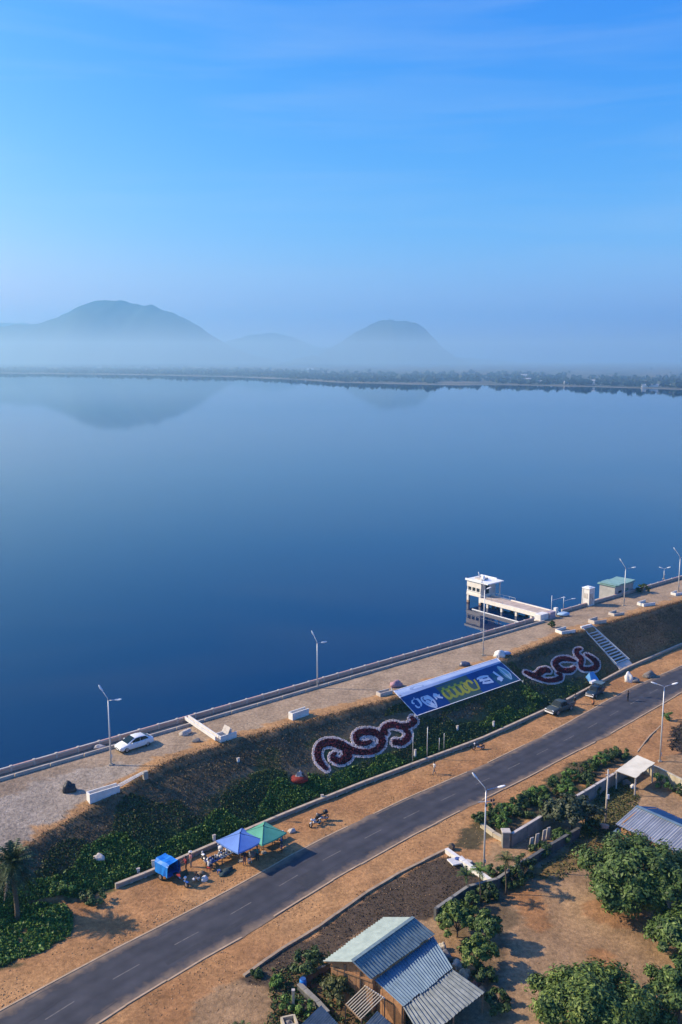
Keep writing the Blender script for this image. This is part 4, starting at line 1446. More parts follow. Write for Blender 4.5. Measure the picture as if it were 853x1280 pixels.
bundle('earth_lump', 'small grey stone lump by L shaped drain', 'stone', 246, 927, (.5, .35, .3), 9, m_concd)
bundle('parapet_rubble', 'pale rubble lump beside parapet behind sedan nose', 'rubble', 124, 935, (.7, .4, .3), 10, m_concw, .5)

# white car on the crest etc. come with the vehicles below

# ================================================================== THE SLOPE: banner, flower scrolls, stairs
def ribbon(mb, pts, widths, to3d, n=6, mi=0):
    """flat stroke: polyline in drawing coordinates, smoothed, mapped to the surface"""
    P = [np.array(p, float) for p in pts]
    W = widths if isinstance(widths, (list, tuple)) else [widths] * len(P)
    out, ow = [], []
    m_ = len(P)
    closed = np.allclose(P[0], P[-1])
    for i in range(m_ - 1):
        p0 = P[i - 1] if i > 0 else (P[-2] if closed else P[0])
        p1, p2 = P[i], P[i + 1]
        p3 = P[i + 2] if i + 2 < m_ else (P[1] if closed else P[-1])
        for k in range(n):
            u = k / n
            out.append(.5 * (2 * p1 + (p2 - p0) * u + (2 * p0 - 5 * p1 + 4 * p2 - p3) * u * u + (3 * p1 - p0 - 3 * p2 + p3) * u ** 3))
            ow.append(W[i] * (1 - u) + W[i + 1] * u)
    out.append(P[-1]); ow.append(W[-1])
    vs, fs = [], []
    for i, p in enumerate(out):
        d = out[min(i + 1, len(out) - 1)] - out[max(i - 1, 0)]
        d = d / (np.linalg.norm(d) + 1e-9)
        nn = np.array([-d[1], d[0]]) * ow[i] / 2
        vs += [to3d(*(p + nn)), to3d(*(p - nn))]
    for i in range(len(out) - 1):
        fs.append((2 * i, 2 * i + 1, 2 * i + 3, 2 * i + 2))
    mb.add(vs, fs, mi)
    return out, ow


UV = hom(BANNER, [(0, 0), (1, 0), (1, 1), (0, 1)])
XY = hom([(0, 0), (1, 0), (1, 1), (0, 1)], BANNER)
# the cloth lies on the bank: a lattice of surveyed points, smoothed so that it spans the small hollows
BNU, BNV = 21, 8
BL = np.array([[tuple(at(*XY(i / (BNU - 1), j / (BNV - 1)))) for j in range(BNV)] for i in range(BNU)])
for _ in range(3):
    zz_ = BL[..., 2].copy()
    zz_[1:-1] = (BL[:-2, :, 2] + 2 * BL[1:-1, :, 2] + BL[2:, :, 2]) / 4
    BL[..., 2] = np.maximum(zz_, BL[..., 2] - .04)


def bpt(u, v, dz=0.0):
    a_, b_ = min(max(u, 0), 1) * (BNU - 1), min(max(v, 0), 1) * (BNV - 1)
    i, j = min(int(a_), BNU - 2), min(int(b_), BNV - 2)
    fu, fv = a_ - i, b_ - j
    p = (BL[i, j] * (1 - fu) + BL[i + 1, j] * fu) * (1 - fv) + (BL[i, j + 1] * (1 - fu) + BL[i + 1, j + 1] * fu) * fv
    return Vector(p) + Vector((.25, -.30, .92)) * (.16 + dz)


BN = thing('banner', 'long blue banner with white and yellow lettering pinned on slope', 'banner', (0, 0, 0))
m_blue = mat('banner_blue', (.022, .075, .235), (.016, .055, .18), scale=.6, rough=.55)
m_bgreen = mat('banner_olive', (.13, .17, .09), (.09, .13, .09), scale=.5, rough=.55)
m_bpale = mat('banner_pale', (.36, .45, .62), (.27, .36, .54), scale=.5, rough=.55)
m_bwhite = mat('banner_white', (.72, .74, .76), (.62, .64, .68), scale=2, rough=.55)
m_byel = mat('banner_yellow', (.62, .50, .04), (.55, .42, .03), scale=2, rough=.55)
m_bteal = mat('banner_teal', (.22, .40, .38), (.3, .46, .42), scale=1, rough=.55)


def sheet(name, u0, u1, v0f, v1f, m, dz, th=.01, nu=40, nv_=10, v_top=None):
    mb = MB()
    for i in range(nu + 1):
        u = u0 + (u1 - u0) * i / nu
        for j in range(nv_ + 1):
            v = v0f(u) + (v1f(u) - v0f(u)) * j / nv_
            mb.v.append(tuple(bpt(u, v, dz)))
    for i in range(nu):
        for j in range(nv_):
            a = i * (nv_ + 1) + j
            mb.f.append((a, a + 1, a + nv_ + 2, a + nv_ + 1)); mb.mi.append(0)
    return mb.build(name, m, BN, smooth=True)


sheet('cloth', 0, 1, lambda u: 0, lambda u: 1, m_blue, 0)
strip = lambda u: .27 - .07 * u
sheet('pale_strip', .004, .996, lambda u: .01, strip, m_bpale, .008)
sheet('olive_field', .31, .62, lambda u: strip(u) + .01, lambda u: .985, m_bgreen, .010)
sheet('green_corner', .80, .985, lambda u: strip(u) + .25, lambda u: .985, mat('banner_green', (.05, .14, .16), (.03, .09, .16), scale=.4, rough=.55), .010)
for (u0, v0, u1, v1) in ((0, 0, 1, 0), (1, 0, 1, 1), (1, 1, 0, 1), (0, 1, 0, 0)):
    mb = MB()
    for k in range(14):
        a, b_ = k / 14, (k + 1) / 14
        mb.bar(bpt(u0 + (u1 - u0) * a, v0 + (v1 - v0) * a, .02), bpt(u0 + (u1 - u0) * b_, v0 + (v1 - v0) * b_, .02), .11, .05)
    mb.build('hem', m_bwhite, BN)
for i, (u, v) in enumerate(((0, 0), (1, 0), (1, 1), (0, 1))):
    p = bpt(u, v)
    q = Vector((p.x + (.3 if u else -.3), p.y + (.2 if not v else -.3), 0)); q.z = gz(q.x, q.y)
    MB().tube([q - Vector((0, 0, .2)), q + Vector((0, 0, .55))], .04, 6).build('stake', m_lampw, BN)
    MB().bar(q + Vector((0, 0, .35)), p, .025, .025).build('tie_rope', m_lampw, BN)


def zb(x, y):
    """drawing coordinates of the lettering sketch to the cloth"""
    u, v = UV(485 + x / 5.018, 820 + y / 5.0125)
    return bpt(u, v, zb.dz)


zb.dz = .016
def letter(strokes, m, name='letter', dz=.016):
    zb.dz = dz
    mb = MB()
    for pts, w in strokes:
        ribbon(mb, pts, w, zb)
    return mb.build(name, m, BN)


letter([([(150, 285), (162, 272), (182, 276), (196, 290), (207, 308), (205, 322)], [9, 12, 13, 13, 12, 8]), ([(150, 285), (152, 300), (166, 305)], [9, 10, 8]), ([(170, 315), (185, 328), (200, 326)], [8, 10, 8])], m_bwhite)
letter([([(262, 318), (230, 300), (210, 278), (215, 260), (240, 255), (268, 268), (292, 292), (302, 316), (300, 326), (262, 318)], 11), ([(222, 270), (250, 275), (275, 290)], [16, 24, 14]), ([(235, 290), (262, 298), (292, 318)], [12, 20, 14])], m_bwhite)
letter([([(240, 278), (258, 282), (268, 290)], [4, 6, 4])], m_blue, 'letter_counter', .022)
letter([([(282, 246), (300, 250), (318, 262), (344, 268)], [14, 18, 14, 8]), ([(283, 252), (300, 270), (306, 278)], [9, 11, 8]), ([(318, 245), (322, 256)], [8, 8])], m_bwhite)


def ring(cx, cy, a=36, b_=17, w=10, k0=0, k1=12):
    th = math.atan2(155, 145)
    pts = []
    for k in range(k0, k1 + 1):
        q = 2 * math.pi * k / 12
        x, y = a * math.cos(q), b_ * math.sin(q)
        pts.append((cx + x * math.cos(th) - y * math.sin(th), cy + x * math.sin(th) + y * math.cos(th)))
    return (pts, w)


for cx, cy, k0, k1 in ((368, 241, 0, 12), (405, 229, 0, 12), (442, 216, 0, 12), (480, 203, 0, 12)):
    letter([ring(cx, cy, k0=k0, k1=k1, a=39, b_=17, w=15)], m_byel)
letter([ring(518, 189, k0=1, k1=9, w=13), ([(538, 152), (556, 178), (574, 214)], [9, 13, 11]), ([(520, 222), (548, 218), (572, 208)], [8, 10, 9])], m_byel)
letter([([(472, 190), (484, 205), (496, 214)], [8, 9, 7])], m_byel)
letter([([(556, 150), (580, 140), (604, 134), (628, 132)], [12, 16, 14, 10]), ([(572, 160), (602, 154), (640, 148)], [16, 18, 14]), ([(592, 176), (626, 172), (656, 166)], [12, 15, 12]), ([(586, 140), (604, 176)], [8, 8]), ([(622, 134), (648, 160), (660, 172)], [8, 10, 8])], m_bwhite)
letter([([(592, 148), (620, 144)], [3, 3]), ([(606, 164), (640, 159)], [3, 3])], m_blue, 'letter_counter', .022)
letter([([(658, 104), (676, 118), (700, 134), (722, 150)], [10, 12, 11, 7]), ([(684, 150), (700, 148), (714, 162)], [14, 22, 14])], m_bwhite)
letter([([(684, 72), (716, 96), (748, 124), (776, 152)], [10, 34, 36, 8])], m_bteal, 'emblem_leaf')
letter([([(690, 80), (722, 106), (752, 132), (772, 150)], [2, 6, 5, 3]), ([(684, 72), (725, 86), (764, 116), (776, 152)], [3, 5, 5, 3])], m_bwhite, 'emblem_vein', .022)
letter([([(135, 212), (168, 204), (200, 196), (222, 190)], [12, 20, 16, 6])], mat('strip_blue', (.16, .24, .42), (.24, .32, .5), scale=.8), 'strip_motif')

# flower scrolls
m_flower = leafmat('maroon_flower', (.045, .008, .012), (.13, .018, .03), (.21, .035, .06), rough=.7)
m_stone = leafmat('white_stone', (.46, .39, .36), (.62, .53, .50), (.72, .63, .60), rough=.85)
m_redb = mat('red_earth', (.24, .03, .02), (.15, .02, .015), scale=3, rough=.85)


def scroll(label, strokes, bw, ox, oy, k, seed):
    r = np.random.default_rng(seed)
    C, R = [], []
    for st in strokes:
        P = np.array([p[:2] for p in st], float); W = np.array([p[2] for p in st], float)
        for i in range(len(P) - 1):
            p0, p1, p2, p3 = P[max(i - 1, 0)], P[i], P[i + 1], P[min(i + 2, len(P) - 1)]
            for q in np.arange(0, 1, .08):
                C.append(.5 * (2 * p1 + (p2 - p0) * q + (2 * p0 - 5 * p1 + 4 * p2 - p3) * q * q + (3 * p1 - p0 - 3 * p2 + p3) * q ** 3))
                R.append(W[i] * (1 - q) + W[i + 1] * q)
    C, R = np.array(C), np.array(R) * .88
    lo, hi = C.min(0) - 70, C.max(0) + 70
    t = thing('flower_bed', label, 'flower bed', (0, 0, 0))
    n = 38000
    pts = r.uniform(lo, hi, (n, 2))
    dist = np.min(np.linalg.norm(pts[:, None] - C[None], axis=-1) - R[None], axis=1)
    ins, brd = dist < 0, (dist >= 0) & (dist < bw)
    # three surveyed corners give the bed's own plane on the slope
    G = [(lo[0], lo[1]), (hi[0], lo[1]), (hi[0], hi[1]), (lo[0], hi[1])]
    gg = [at(ox + a / k, oy + b_ / k) for a, b_ in G]
    fxm = hom([(ox + a / k, oy + b_ / k) for a, b_ in G], [(p.x, p.y) for p in gg])

    def pos(q):
        # exact points on the slope for a coarse lattice, then interpolation
        return np.array([tuple(at(ox + a / k, oy + b_ / k)) for a, b_ in q])
    # lattice interpolation keeps the survey fast
    nx, ny = 26, 22
    LX, LY = np.linspace(lo[0], hi[0], nx), np.linspace(lo[1], hi[1], ny)
    L = np.array([[tuple(at(ox + a / k, oy + b_ / k)) for b_ in LY] for a in LX])

    def interp(q):
        u = (q[:, 0] - lo[0]) / (hi[0] - lo[0]) * (nx - 1); v = (q[:, 1] - lo[1]) / (hi[1] - lo[1]) * (ny - 1)
        i, j = np.clip(u.astype(int), 0, nx - 2), np.clip(v.astype(int), 0, ny - 2)
        fu, fv = (u - i)[:, None], (v - j)[:, None]
        o = (L[i, j] * (1 - fu) + L[i + 1, j] * fu) * (1 - fv) + (L[i, j + 1] * (1 - fu) + L[i + 1, j + 1] * fu) * fv
        o[:, 2] = height(o[:, 0], o[:, 1])
        return o
    c = interp(pts[ins])
    c = np.repeat(c, 2, 0) + r.normal(0, .045, (len(c) * 2, 3)) + np.array([0, 0, .11])
    p, f = quads(c, r.normal(size=c.shape) + np.array([.2, -.3, .9]), .085 * r.uniform(.6, 1.3, len(c)), seed, 1.6)
    me = fast_mesh('flowers', p, f); me.materials.append(m_flower)
    tag(link(bpy.data.objects.new('flowers', me), t), kind='stuff')
    c = interp(pts[brd])
    base = np.array([(1, 0, 0), (0, 1, 0), (-1, 0, 0), (0, -1, 0), (0, 0, .9), (0, 0, -.6)], float)
    tri = np.array([(0, 1, 4), (1, 2, 4), (2, 3, 4), (3, 0, 4), (1, 0, 5), (2, 1, 5), (3, 2, 5), (0, 3, 5)])
    m_ = len(c)
    V = (c[:, None] + base[None] * r.uniform(.05, .10, (m_, 1, 1)) * r.uniform(.8, 1.2, (m_, 6, 1)) + np.array([0, 0, .08])).reshape(-1, 3)
    F = (tri[None] + (np.arange(m_) * 6)[:, None, None]).reshape(-1, 3)
    me = fast_mesh('stone_border', V, F); me.materials.append(m_stone)
    tag(link(bpy.data.objects.new('stone_border', me), t), kind='stuff')
    return t


scroll('maroon scroll flower bed edged with white stones below blue banner corner', [
    [(140, 485, 14), (85, 425, 26), (75, 350, 28), (110, 300, 30), (180, 290, 33), (250, 312, 36), (320, 345, 28), (400, 360, 24), (470, 355, 26), (530, 320, 28), (545, 265, 28), (510, 225, 28), (440, 210, 28), (380, 220, 30), (355, 250, 26), (370, 290, 22), (420, 297, 20), (462, 282, 15)],
    [(285, 345, 36), (290, 395, 38), (240, 425, 30), (190, 412, 24), (182, 388, 18), (203, 368, 10)],
    [(548, 235, 16), (562, 185, 26), (620, 158, 24), (690, 172, 26), (750, 160, 25), (782, 132, 24), (765, 108, 16)],
    [(560, 190, 20), (575, 222, 18)], [(640, 285, 24), (690, 290, 25), (730, 260, 27), (738, 220, 22), (710, 192, 18)]], 19, 385, 880, 5.883, 301)
scroll('maroon scroll flower bed edged with white stones beside the staircase', [
    [(118, 505, 15), (170, 528, 22), (215, 535, 30), (260, 500, 36), (305, 486, 28), (335, 500, 14)],
    [(225, 550, 22), (300, 578, 18), (370, 578, 23), (425, 558, 28), (430, 528, 20), (402, 512, 12)],
    [(562, 408, 10), (500, 388, 22), (430, 390, 26), (390, 420, 30), (402, 460, 28), (450, 490, 25), (520, 490, 26), (556, 465, 16)],
    [(612, 298, 9), (575, 315, 22), (582, 350, 22), (618, 388, 25), (612, 430, 24), (622, 470, 20), (680, 478, 21), (740, 465, 30), (750, 420, 26), (700, 375, 20), (655, 348, 9)]], 16, 640, 770, 7.108, 302)
# red round bed with broken white pot
RB = thing('red_bed', 'round red earth bed with broken white pot on slope', 'flower bed', at(373, 975))
MB().blob((0, 0, .05), (1.15, .75, .5), 12, 3, .12, flat=True).build('earth', m_redb, RB, smooth=True)
MB().blob((.15, -.1, .55), (.38, .22, .55), 14, 2, .35, flat=True).build('pot', m_concw, RB)
MB().blob((.45, .1, .55), (.3, .3, .4), 15, 2, .3, flat=True).build('dry_plant', m_dark, RB)

# staircase on the slope
STC = thing('staircase', 'white concrete staircase climbing the dam slope', 'staircase', (0, 0, 0))
tl, tr, bl_, br = at(727, 786), at(738.5, 783), at(770, 832), at(786, 826)
m_step = mat('stair_white', (.66, .65, .63), (.5, .49, .48), scale=1.5)
NS = 14
for k in range(NS):
    u = (k + .5) / NS
    a, b_ = tl.lerp(bl_, u), tr.lerp(br, u)
    z = max(a.z, b_.z) * .5 + min(a.z, b_.z) * .5 + .28
    d = (bl_ - tl); d.z = 0
    dep = d.length / NS * .5
    dn = d.normalized() * dep / 2
    vs = [a - dn, b_ - dn, b_ + dn, a + dn]
    MB().slab([Vector((v.x, v.y, z)) for v in vs], .14).build('step', m_step, STC)
for a, b_ in ((tl, bl_), (tr, br)):
    MB().bar(a + Vector((0, 0, .18)), b_ + Vector((0, 0, .18)), .13, .5).build('stringer', m_step, STC)
MB().bar(tl.lerp(tr, -.05) + Vector((0, 0, .3)), tl.lerp(tr, 1.05) + Vector((0, 0, .3)), .35, .25).build('landing_edge', m_step, STC)
MB().slab([bl_ + Vector((0, 0, .3)), br + Vector((0, 0, .3)), br + Vector((.4, -.9, -.3)), bl_ + Vector((.4, -.9, -.3))], .2).build('apron_slab', m_concw, STC)

# blue tent at the toe wall
TN = thing('blue_tent', 'small pale blue tarpaulin tent beside toe wall', 'tent', at(739, 850), .7)
m_tarp = mat('blue_tarp', (.10, .33, .62), (.08, .26, .5), scale=1.5, rough=.5)
mb = MB()
A_ = [(-1.0, -.8, 0), (1.0, -.8, 0), (1.0, .8, 0), (-1.0, .8, 0), (-.55, 0, 1.35), (.6, .05, 1.25)]
mb.add(A_, [(0, 1, 5, 4), (2, 3, 4, 5), (1, 2, 5), (3, 0, 4)])
mb.build('canopy', m_tarp, TN)
MB().box((-.9, -1.0, .2), (1.3, .5, .35)).build('ground_sheet', m_bwhite, TN)
MB().tube([(-.55, 0, 0), (-.55, 0, 1.4)], .03, 6).tube([(.6, .05, 0), (.6, .05, 1.3)], .03, 6).build('tent_pole', m_galv, TN)

# small white markers on the slope foot
for i, (px, py, h, lab) in enumerate(((192, 1084, .7, 'white marker stone behind blue cargo tricycle'), (268, 1054, .9, 'white marker stone behind stall tables'), (403, 1001, .7, 'white marker stone beside toe wall near motorcycle'), (173, 1090, .35, 'tiny white marker stone near toe wall end'), (519, 946, .9, 'bluish white board by thin pale pole'), (617, 909, .8, 'bluish white marker near the toe wall bend'), (572, 912, .5, 'small white marker below banner'), (298, 952, .4, 'small white stone on slope under L shaped drain'))):
    t = thing('marker_stone', lab, 'marker', at(px, py), random.uniform(0, 1))
    MB().box((0, 0, h / 2 - .1), (.34, .22, h + .2), taper=.85).build('stone', m_white, t, bevel=.03)
    MB().box((0, 0, h + .02), (.36, .24, .08)).build('cap', m_concw, t)
bundle('litter_sack', 'pale crumpled sack on green weeds', 'sack', 124, 1074, (.55, .4, .4), 21, m_concw)
bundle('roadside_rubble', 'white and grey junk heap on verge near staircase', 'rubble', 786, 852, (.7, .6, 1.1), 22, m_white, 0, [((1.0, -.3, .3), (.6, .5, .5), m_concd, 'lump')])
bundle('roadside_rubble', 'grey brushwood heap on verge near staircase', 'rubble', 812, 846, (1.3, .8, .7), 23, mat('brushwood', (.25, .22, .2), (.12, .11, .1), scale=5, bump=.8), .6)

# ================================================================== VEHICLES
m_tyre = mat('tyre', (.02, .02, .021), (.014, .014, .015), rough=.85)
m_rim = mat('rim', (.45, .45, .46), (.35, .35, .36), rough=.35, metal=.7)
m_glass = mat('car_glass', (.010, .022, .026), (.008, .016, .02), rough=.12, spec=.35)
m_head = mat('headlight', (.8, .82, .84), rough=.12, spec=.7)
m_tail = mat('taillight', (.35, .02, .02), rough=.2)
m_black = mat('black_trim', (.02, .02, .022), rough=.6)


def loft(mb, secs, n=None, mi=0):
    """secs: list of closed rings with equal point counts"""
    n = len(secs[0])
    vs, fs = [], []
    for sct in secs:
        vs += [Vector(p) for p in sct]
    for i in range(len(secs) - 1):
        for k in range(n):
            fs.append((i * n + k, (i + 1) * n + k, (i + 1) * n + (k + 1) % n, i * n + (k + 1) % n))
    fs.append(tuple(range(n)))
    fs.append(tuple((len(secs) - 1) * n + k for k in range(n))[::-1])
    return mb.add(vs, fs, mi)


def body_ring(x, hw, z0, z1, belt=.6):
    """rounded rectangular section across the car"""
    zb_ = z0 + (z1 - z0) * belt
    return [(x, -hw * .90, z0), (x, -hw, z0 + .12), (x, -hw, zb_), (x, -hw * .95, z1 - .05), (x, -hw * .80, z1), (x, hw * .80, z1), (x, hw * .95, z1 - .05), (x, hw, zb_), (x, hw, z0 + .12), (x, hw * .90, z0)]


def wheel(t, x, y, R=.32, w=.21):
    o = MB().torus((x, y, R), R - .075, .085, 'Y', 18, 8).build('wheel', m_tyre, t, smooth=True)
    rm = MB().disc((x, y, R), R - .12, w * .8, 'Y', 14)
    rm.build('rim', m_rim, o)
    return o


def sedan(label, base, rz, paint):
    t = thing('sedan', label, 'car', base, rz)
    secs = [(-2.22, .70, .42, .78), (-2.12, .82, .30, .93), (-1.5, .88, .24, .98), (-.4, .89, .22, .95), (.9, .89, .22, .93), (1.45, .87, .24, .88), (1.95, .80, .28, .76), (2.18, .66, .36, .62)]
    mb = MB()
    loft(mb, [body_ring(*q) for q in secs])
    body = mb.build('body', paint, t, smooth=True, bevel=.02)
    cab = [(-2.0, .66, .93, .97), (-1.2, .66, .92, 1.34), (-.5, .64, .92, 1.45), (.15, .64, .92, 1.43), (1.3, .70, .88, .92)]
    mb = MB()
    loft(mb, [[(x, -.76 if z1 > 1 else -hw - .05, z0), (x, -hw + .02 * (z1 > 1), z1 - .06), (x, -hw * .8, z1), (x, hw * .8, z1), (x, hw - .02 * (z1 > 1), z1 - .06), (x, .76 if z1 > 1 else hw + .05, z0)] for x, hw, z0, z1 in cab])
    mb.build('cabin', paint, t, smooth=True, bevel=.015)
    MB().slab([(1.22, -.62, .975), (1.22, .62, .975), (.24, .54, 1.415), (.24, -.54, 1.415)], .012).build('windshield', m_glass, t)
    MB().slab([(-1.92, -.58, 1.025), (-1.92, .58, 1.025), (-1.24, .54, 1.345), (-1.24, -.54, 1.345)], .012).build('rear_window', m_glass, t)
    for sg in (-1, 1):
        y0, y1 = sg * .775, sg * .685
        for nm, pts in (('front_window', [(.92, y0, .96), (-.38, y0, .96), (-.38, y1, 1.37), (.18, y1, 1.36)]), ('rear_side_window', [(-.45, y0, .96), (-1.5, y0, 1.0), (-1.15, y1, 1.30), (-.45, y1, 1.37)])):
            mb = MB()
            vs = [Vector(p) for p in pts]
            mb.add(vs + [v + Vector((0, sg * .015, 0)) for v in vs], [(0, 1, 2, 3), (4, 5, 6, 7), (0, 1, 5, 4), (1, 2, 6, 5), (2, 3, 7, 6), (3, 0, 4, 7)])
            mb.build(nm, m_glass, t)
        for x in (.35, -.75):
            MB().box((x - .25, sg * .895, .80), (.16, .02, .03)).build('door_handle', m_rim, t)
        MB().box((.72, sg * .95, .98), (.14, .16, .11)).build('mirror', paint, t, bevel=.02)
        MB().blob((2.02, sg * .58, .64), (.14, .19, .09), 2, 2, .02).build('headlight', m_head, t, smooth=True)
        MB().box((-2.17, sg * .60, .78), (.08, .28, .13)).build('taillight', m_tail, t, bevel=.02)
        for x in (1.38, -1.32):
            wheel(t, x, sg * .80)
    MB().box((2.15, 0, .50), (.07, .78, .12)).build('grille', m_black, t)
    MB().box((2.12, 0, .33), (.14, 1.2, .14)).build('bumper', m_black, t, bevel=.03)
    MB().box((2.20, 0, .42), (.02, .4, .1)).build('number_plate', m_lampw, t)
    return t


m_wcar = mat('white_car_paint', (.74, .74, .73), (.68, .68, .67), rough=.35, coat=.3, spec=.4)
m_gcar = mat('grey_green_car_paint', (.055, .07, .068), (.045, .058, .056), rough=.38, coat=.15, spec=.35)
m_bcar = mat('dark_blue_truck_paint', (.025, .045, .065), (.02, .036, .052), rough=.4, coat=.15)


def heading(a, b_):
    p, q = at(*a), at(*b_)
    return math.atan2(q.y - p.y, q.x - p.x)


sedan('white sedan parked on crest beside street lamp', at(168, 934), heading((184, 930), (151, 941)), m_wcar)


def pickup(label, base, rz, paint, canopy=None, name='pickup_truck'):
    t = thing(name, label, 'pickup', base, rz)
    mb = MB()
    secs = [(-2.45, .80, .48, .98), (-2.3, .88, .42, 1.04), (-.5, .90, .36, 1.04), (.2, .91, .34, 1.04), (1.3, .90, .34, 1.04), (1.75, .88, .36, 1.0), (2.3, .82, .40, .92), (2.48, .72, .46, .80)]
    loft(mb, [body_ring(*q) for q in secs])
    mb.build('body', paint, t, smooth=True, bevel=.02)
    cab = [(-.85, .70, 1.02, 1.05), (-.62, .70, 1.0, 1.66), (.0, .69, 1.0, 1.74), (.55, .68, 1.0, 1.70), (1.25, .74, 1.0, 1.05)]
    mb = MB()
    loft(mb, [[(x, -.82 if z1 > 1.2 else -hw - .05, z0), (x, -hw + .02, z1 - .06), (x, -hw * .8, z1), (x, hw * .8, z1), (x, hw - .02, z1 - .06), (x, .82 if z1 > 1.2 else hw + .05, z0)] for x, hw, z0, z1 in cab])
    mb.build('cabin', paint, t, smooth=True, bevel=.015)
    MB().slab([(1.22, -.64, 1.10), (1.22, .64, 1.10), (.60, .58, 1.70), (.60, -.58, 1.70)], .012).build('windshield', m_glass, t)
    for sg in (-1, 1):
        for nm, pts in (('front_window', [(1.0, sg * .83, 1.08), (.1, sg * .83, 1.08), (.1, sg * .74, 1.62), (.55, sg * .74, 1.6)]), ('rear_side_window', [(.02, sg * .83, 1.08), (-.6, sg * .83, 1.08), (-.56, sg * .74, 1.55), (.02, sg * .74, 1.62)])):
            vs = [Vector(p) for p in pts]
            MB().add(vs + [v + Vector((0, sg * .015, 0)) for v in vs], [(0, 1, 2, 3), (4, 5, 6, 7), (0, 1, 5, 4), (1, 2, 6, 5), (2, 3, 7, 6), (3, 0, 4, 7)]).build(nm, m_glass, t)
        MB().box((1.05, sg * 1.0, 1.15), (.14, .2, .18)).build('mirror', paint, t, bevel=.02)
        MB().box((2.40, sg * .62, .78), (.14, .30, .17)).build('headlight', m_head, t, bevel=.03)
        MB().box((-2.44, sg * .76, .85), (.06, .14, .26)).build('taillight', m_tail, t)
        MB().box((-1.6, sg * .82, 1.1), (1.6, .08, .14)).build('bed_rail', paint, t)
        for x in (1.55, -1.5):
            wheel(t, x, sg * .82, .38, .25)
    MB().box((-1.62, 0, 1.045), (1.45, 1.45, .02)).build('bed_floor', m_black, t)
    MB().box((2.50, 0, .68), (.06, 1.0, .2)).build('grille', m_rim, t)
    MB().box((2.48, 0, .48), (.16, 1.5, .18)).build('bumper', m_lampw, t, bevel=.03)
    MB().box((-2.44, 0, .85), (.04, 1.2, .3)).build('tailgate', paint, t)
    if canopy:
        mb = MB()
        for x in (-2.3, -.95):
            for sg in (-1, 1):
                mb.bar((x, sg * .78, 1.1), (x, sg * .78, 1.85), .05, .05)
        mb.build('canopy_frame', m_dark, t)
        MB().box((-1.62, 0, 1.9), (1.6, 1.75, .1)).build('canopy', canopy, t, bevel=.03)
    return t


pickup('grey green pickup parked on sandy verge by toe wall', at(700, 889), heading((716, 884), (684, 896)), m_gcar)
t = pickup('dark blue canopied pickup parked below small blue tent', at(744, 869), heading((754, 864), (734, 876)), m_bcar, canopy=mat('blue_grey_canvas', (.09, .15, .20), (.07, .12, .16)))
t.scale = (.78, .85, .9)


def motorcycle(label, base, rz, paint, luggage=None, group='motorcycles'):
    t = thing('motorcycle', label, 'motorcycle', base, rz, group)
    for x in (.62, -.62):
        w = MB().torus((x, 0, .29), .23, .055, 'Y', 16, 6).build('wheel', m_tyre, t, smooth=True)
        mb = MB().disc((x, 0, .29), .07, .14, 'Y', 8)
        for k in range(6):
            a = k * math.pi / 3
            mb.bar((x, 0, .29), (x + .2 * math.cos(a), 0, .29 + .2 * math.sin(a)), .02, .02)
        mb.build('spokes', m_rim, w)
    MB().bar((.62, 0, .29), (.40, 0, .98), .07, .07).build('fork', m_rim, t)
    MB().tube([(.40, 0, .85), (.05, 0, .45), (-.35, 0, .42), (-.62, 0, .29)], .045, 6).tube([(-.62, 0, .29), (-.45, 0, .72), (.2, 0, .72)], .04, 6).build('frame', m_dark, t)
    MB().blob((.0, 0, .40), (.26, .14, .18), 3, 2, .08).build('engine', m_rim, t, smooth=True)
    MB().blob((.2, 0, .74), (.30, .15, .13), 4, 2, .05).build('fuel_tank', paint, t, smooth=True)
    MB().box((-.30, 0, .78), (.72, .24, .11)).build('seat', m_black, t, bevel=.04)
    MB().tube([(.36, -.36, 1.02), (.44, 0, .98), (.36, .36, 1.02)], .022, 6).build('handlebar', m_dark, t)
    MB().blob((.52, 0, .88), (.12, .12, .12), 5, 2, .03).build('headlight', m_head, t, smooth=True)
    MB().box((.62, 0, .56), (.34, .13, .03)).box((-.72, 0, .58), (.34, .14, .03)).build('mudguard', paint, t)
    MB().tube([(-.1, .14, .30), (-.75, .16, .34)], .045, 6).build('exhaust', m_rim, t)
    MB().bar((0, -.1, .3), (-.05, -.34, .02), .03, .03).build('kick_stand', m_dark, t)
    if luggage:
        MB().blob((-.5, 0, 1.0), (.32, .3, .24), 6, 2, .15).build('luggage', luggage, t, smooth=True)
    return t


m_mred = mat('red_motor_paint', (.35, .04, .03), rough=.3)
m_mblu = mat('blue_motor_paint', (.05, .09, .25), rough=.3)
m_mblk = mat('black_motor_paint', (.03, .03, .035), rough=.3)
motorcycle('white and black motorcycle with luggage past the green umbrella', at(394, 1032), heading((405, 1027), (386, 1036)), m_lampw, m_dark)
motorcycle('second dark motorcycle parked against the luggage laden one', at(402, 1026), heading((410, 1026), (393, 1030)), m_mblk, m_mblk)
motorcycle('lone dark motorcycle on verge beside toe wall', at(598, 937), heading((606, 936), (590, 938)), m_mblk)

# ================================================================== PEOPLE
m_skin = mat('skin', (.22, .12, .075), (.18, .10, .06), scale=5, rough=.6)
m_hair = mat('hair', (.012, .010, .009), rough=.5)
CLOTH = {}


def cloth(name, c):
    return mat('cloth_' + name, c, tuple(v * .75 for v in c), scale=6, rough=.85)


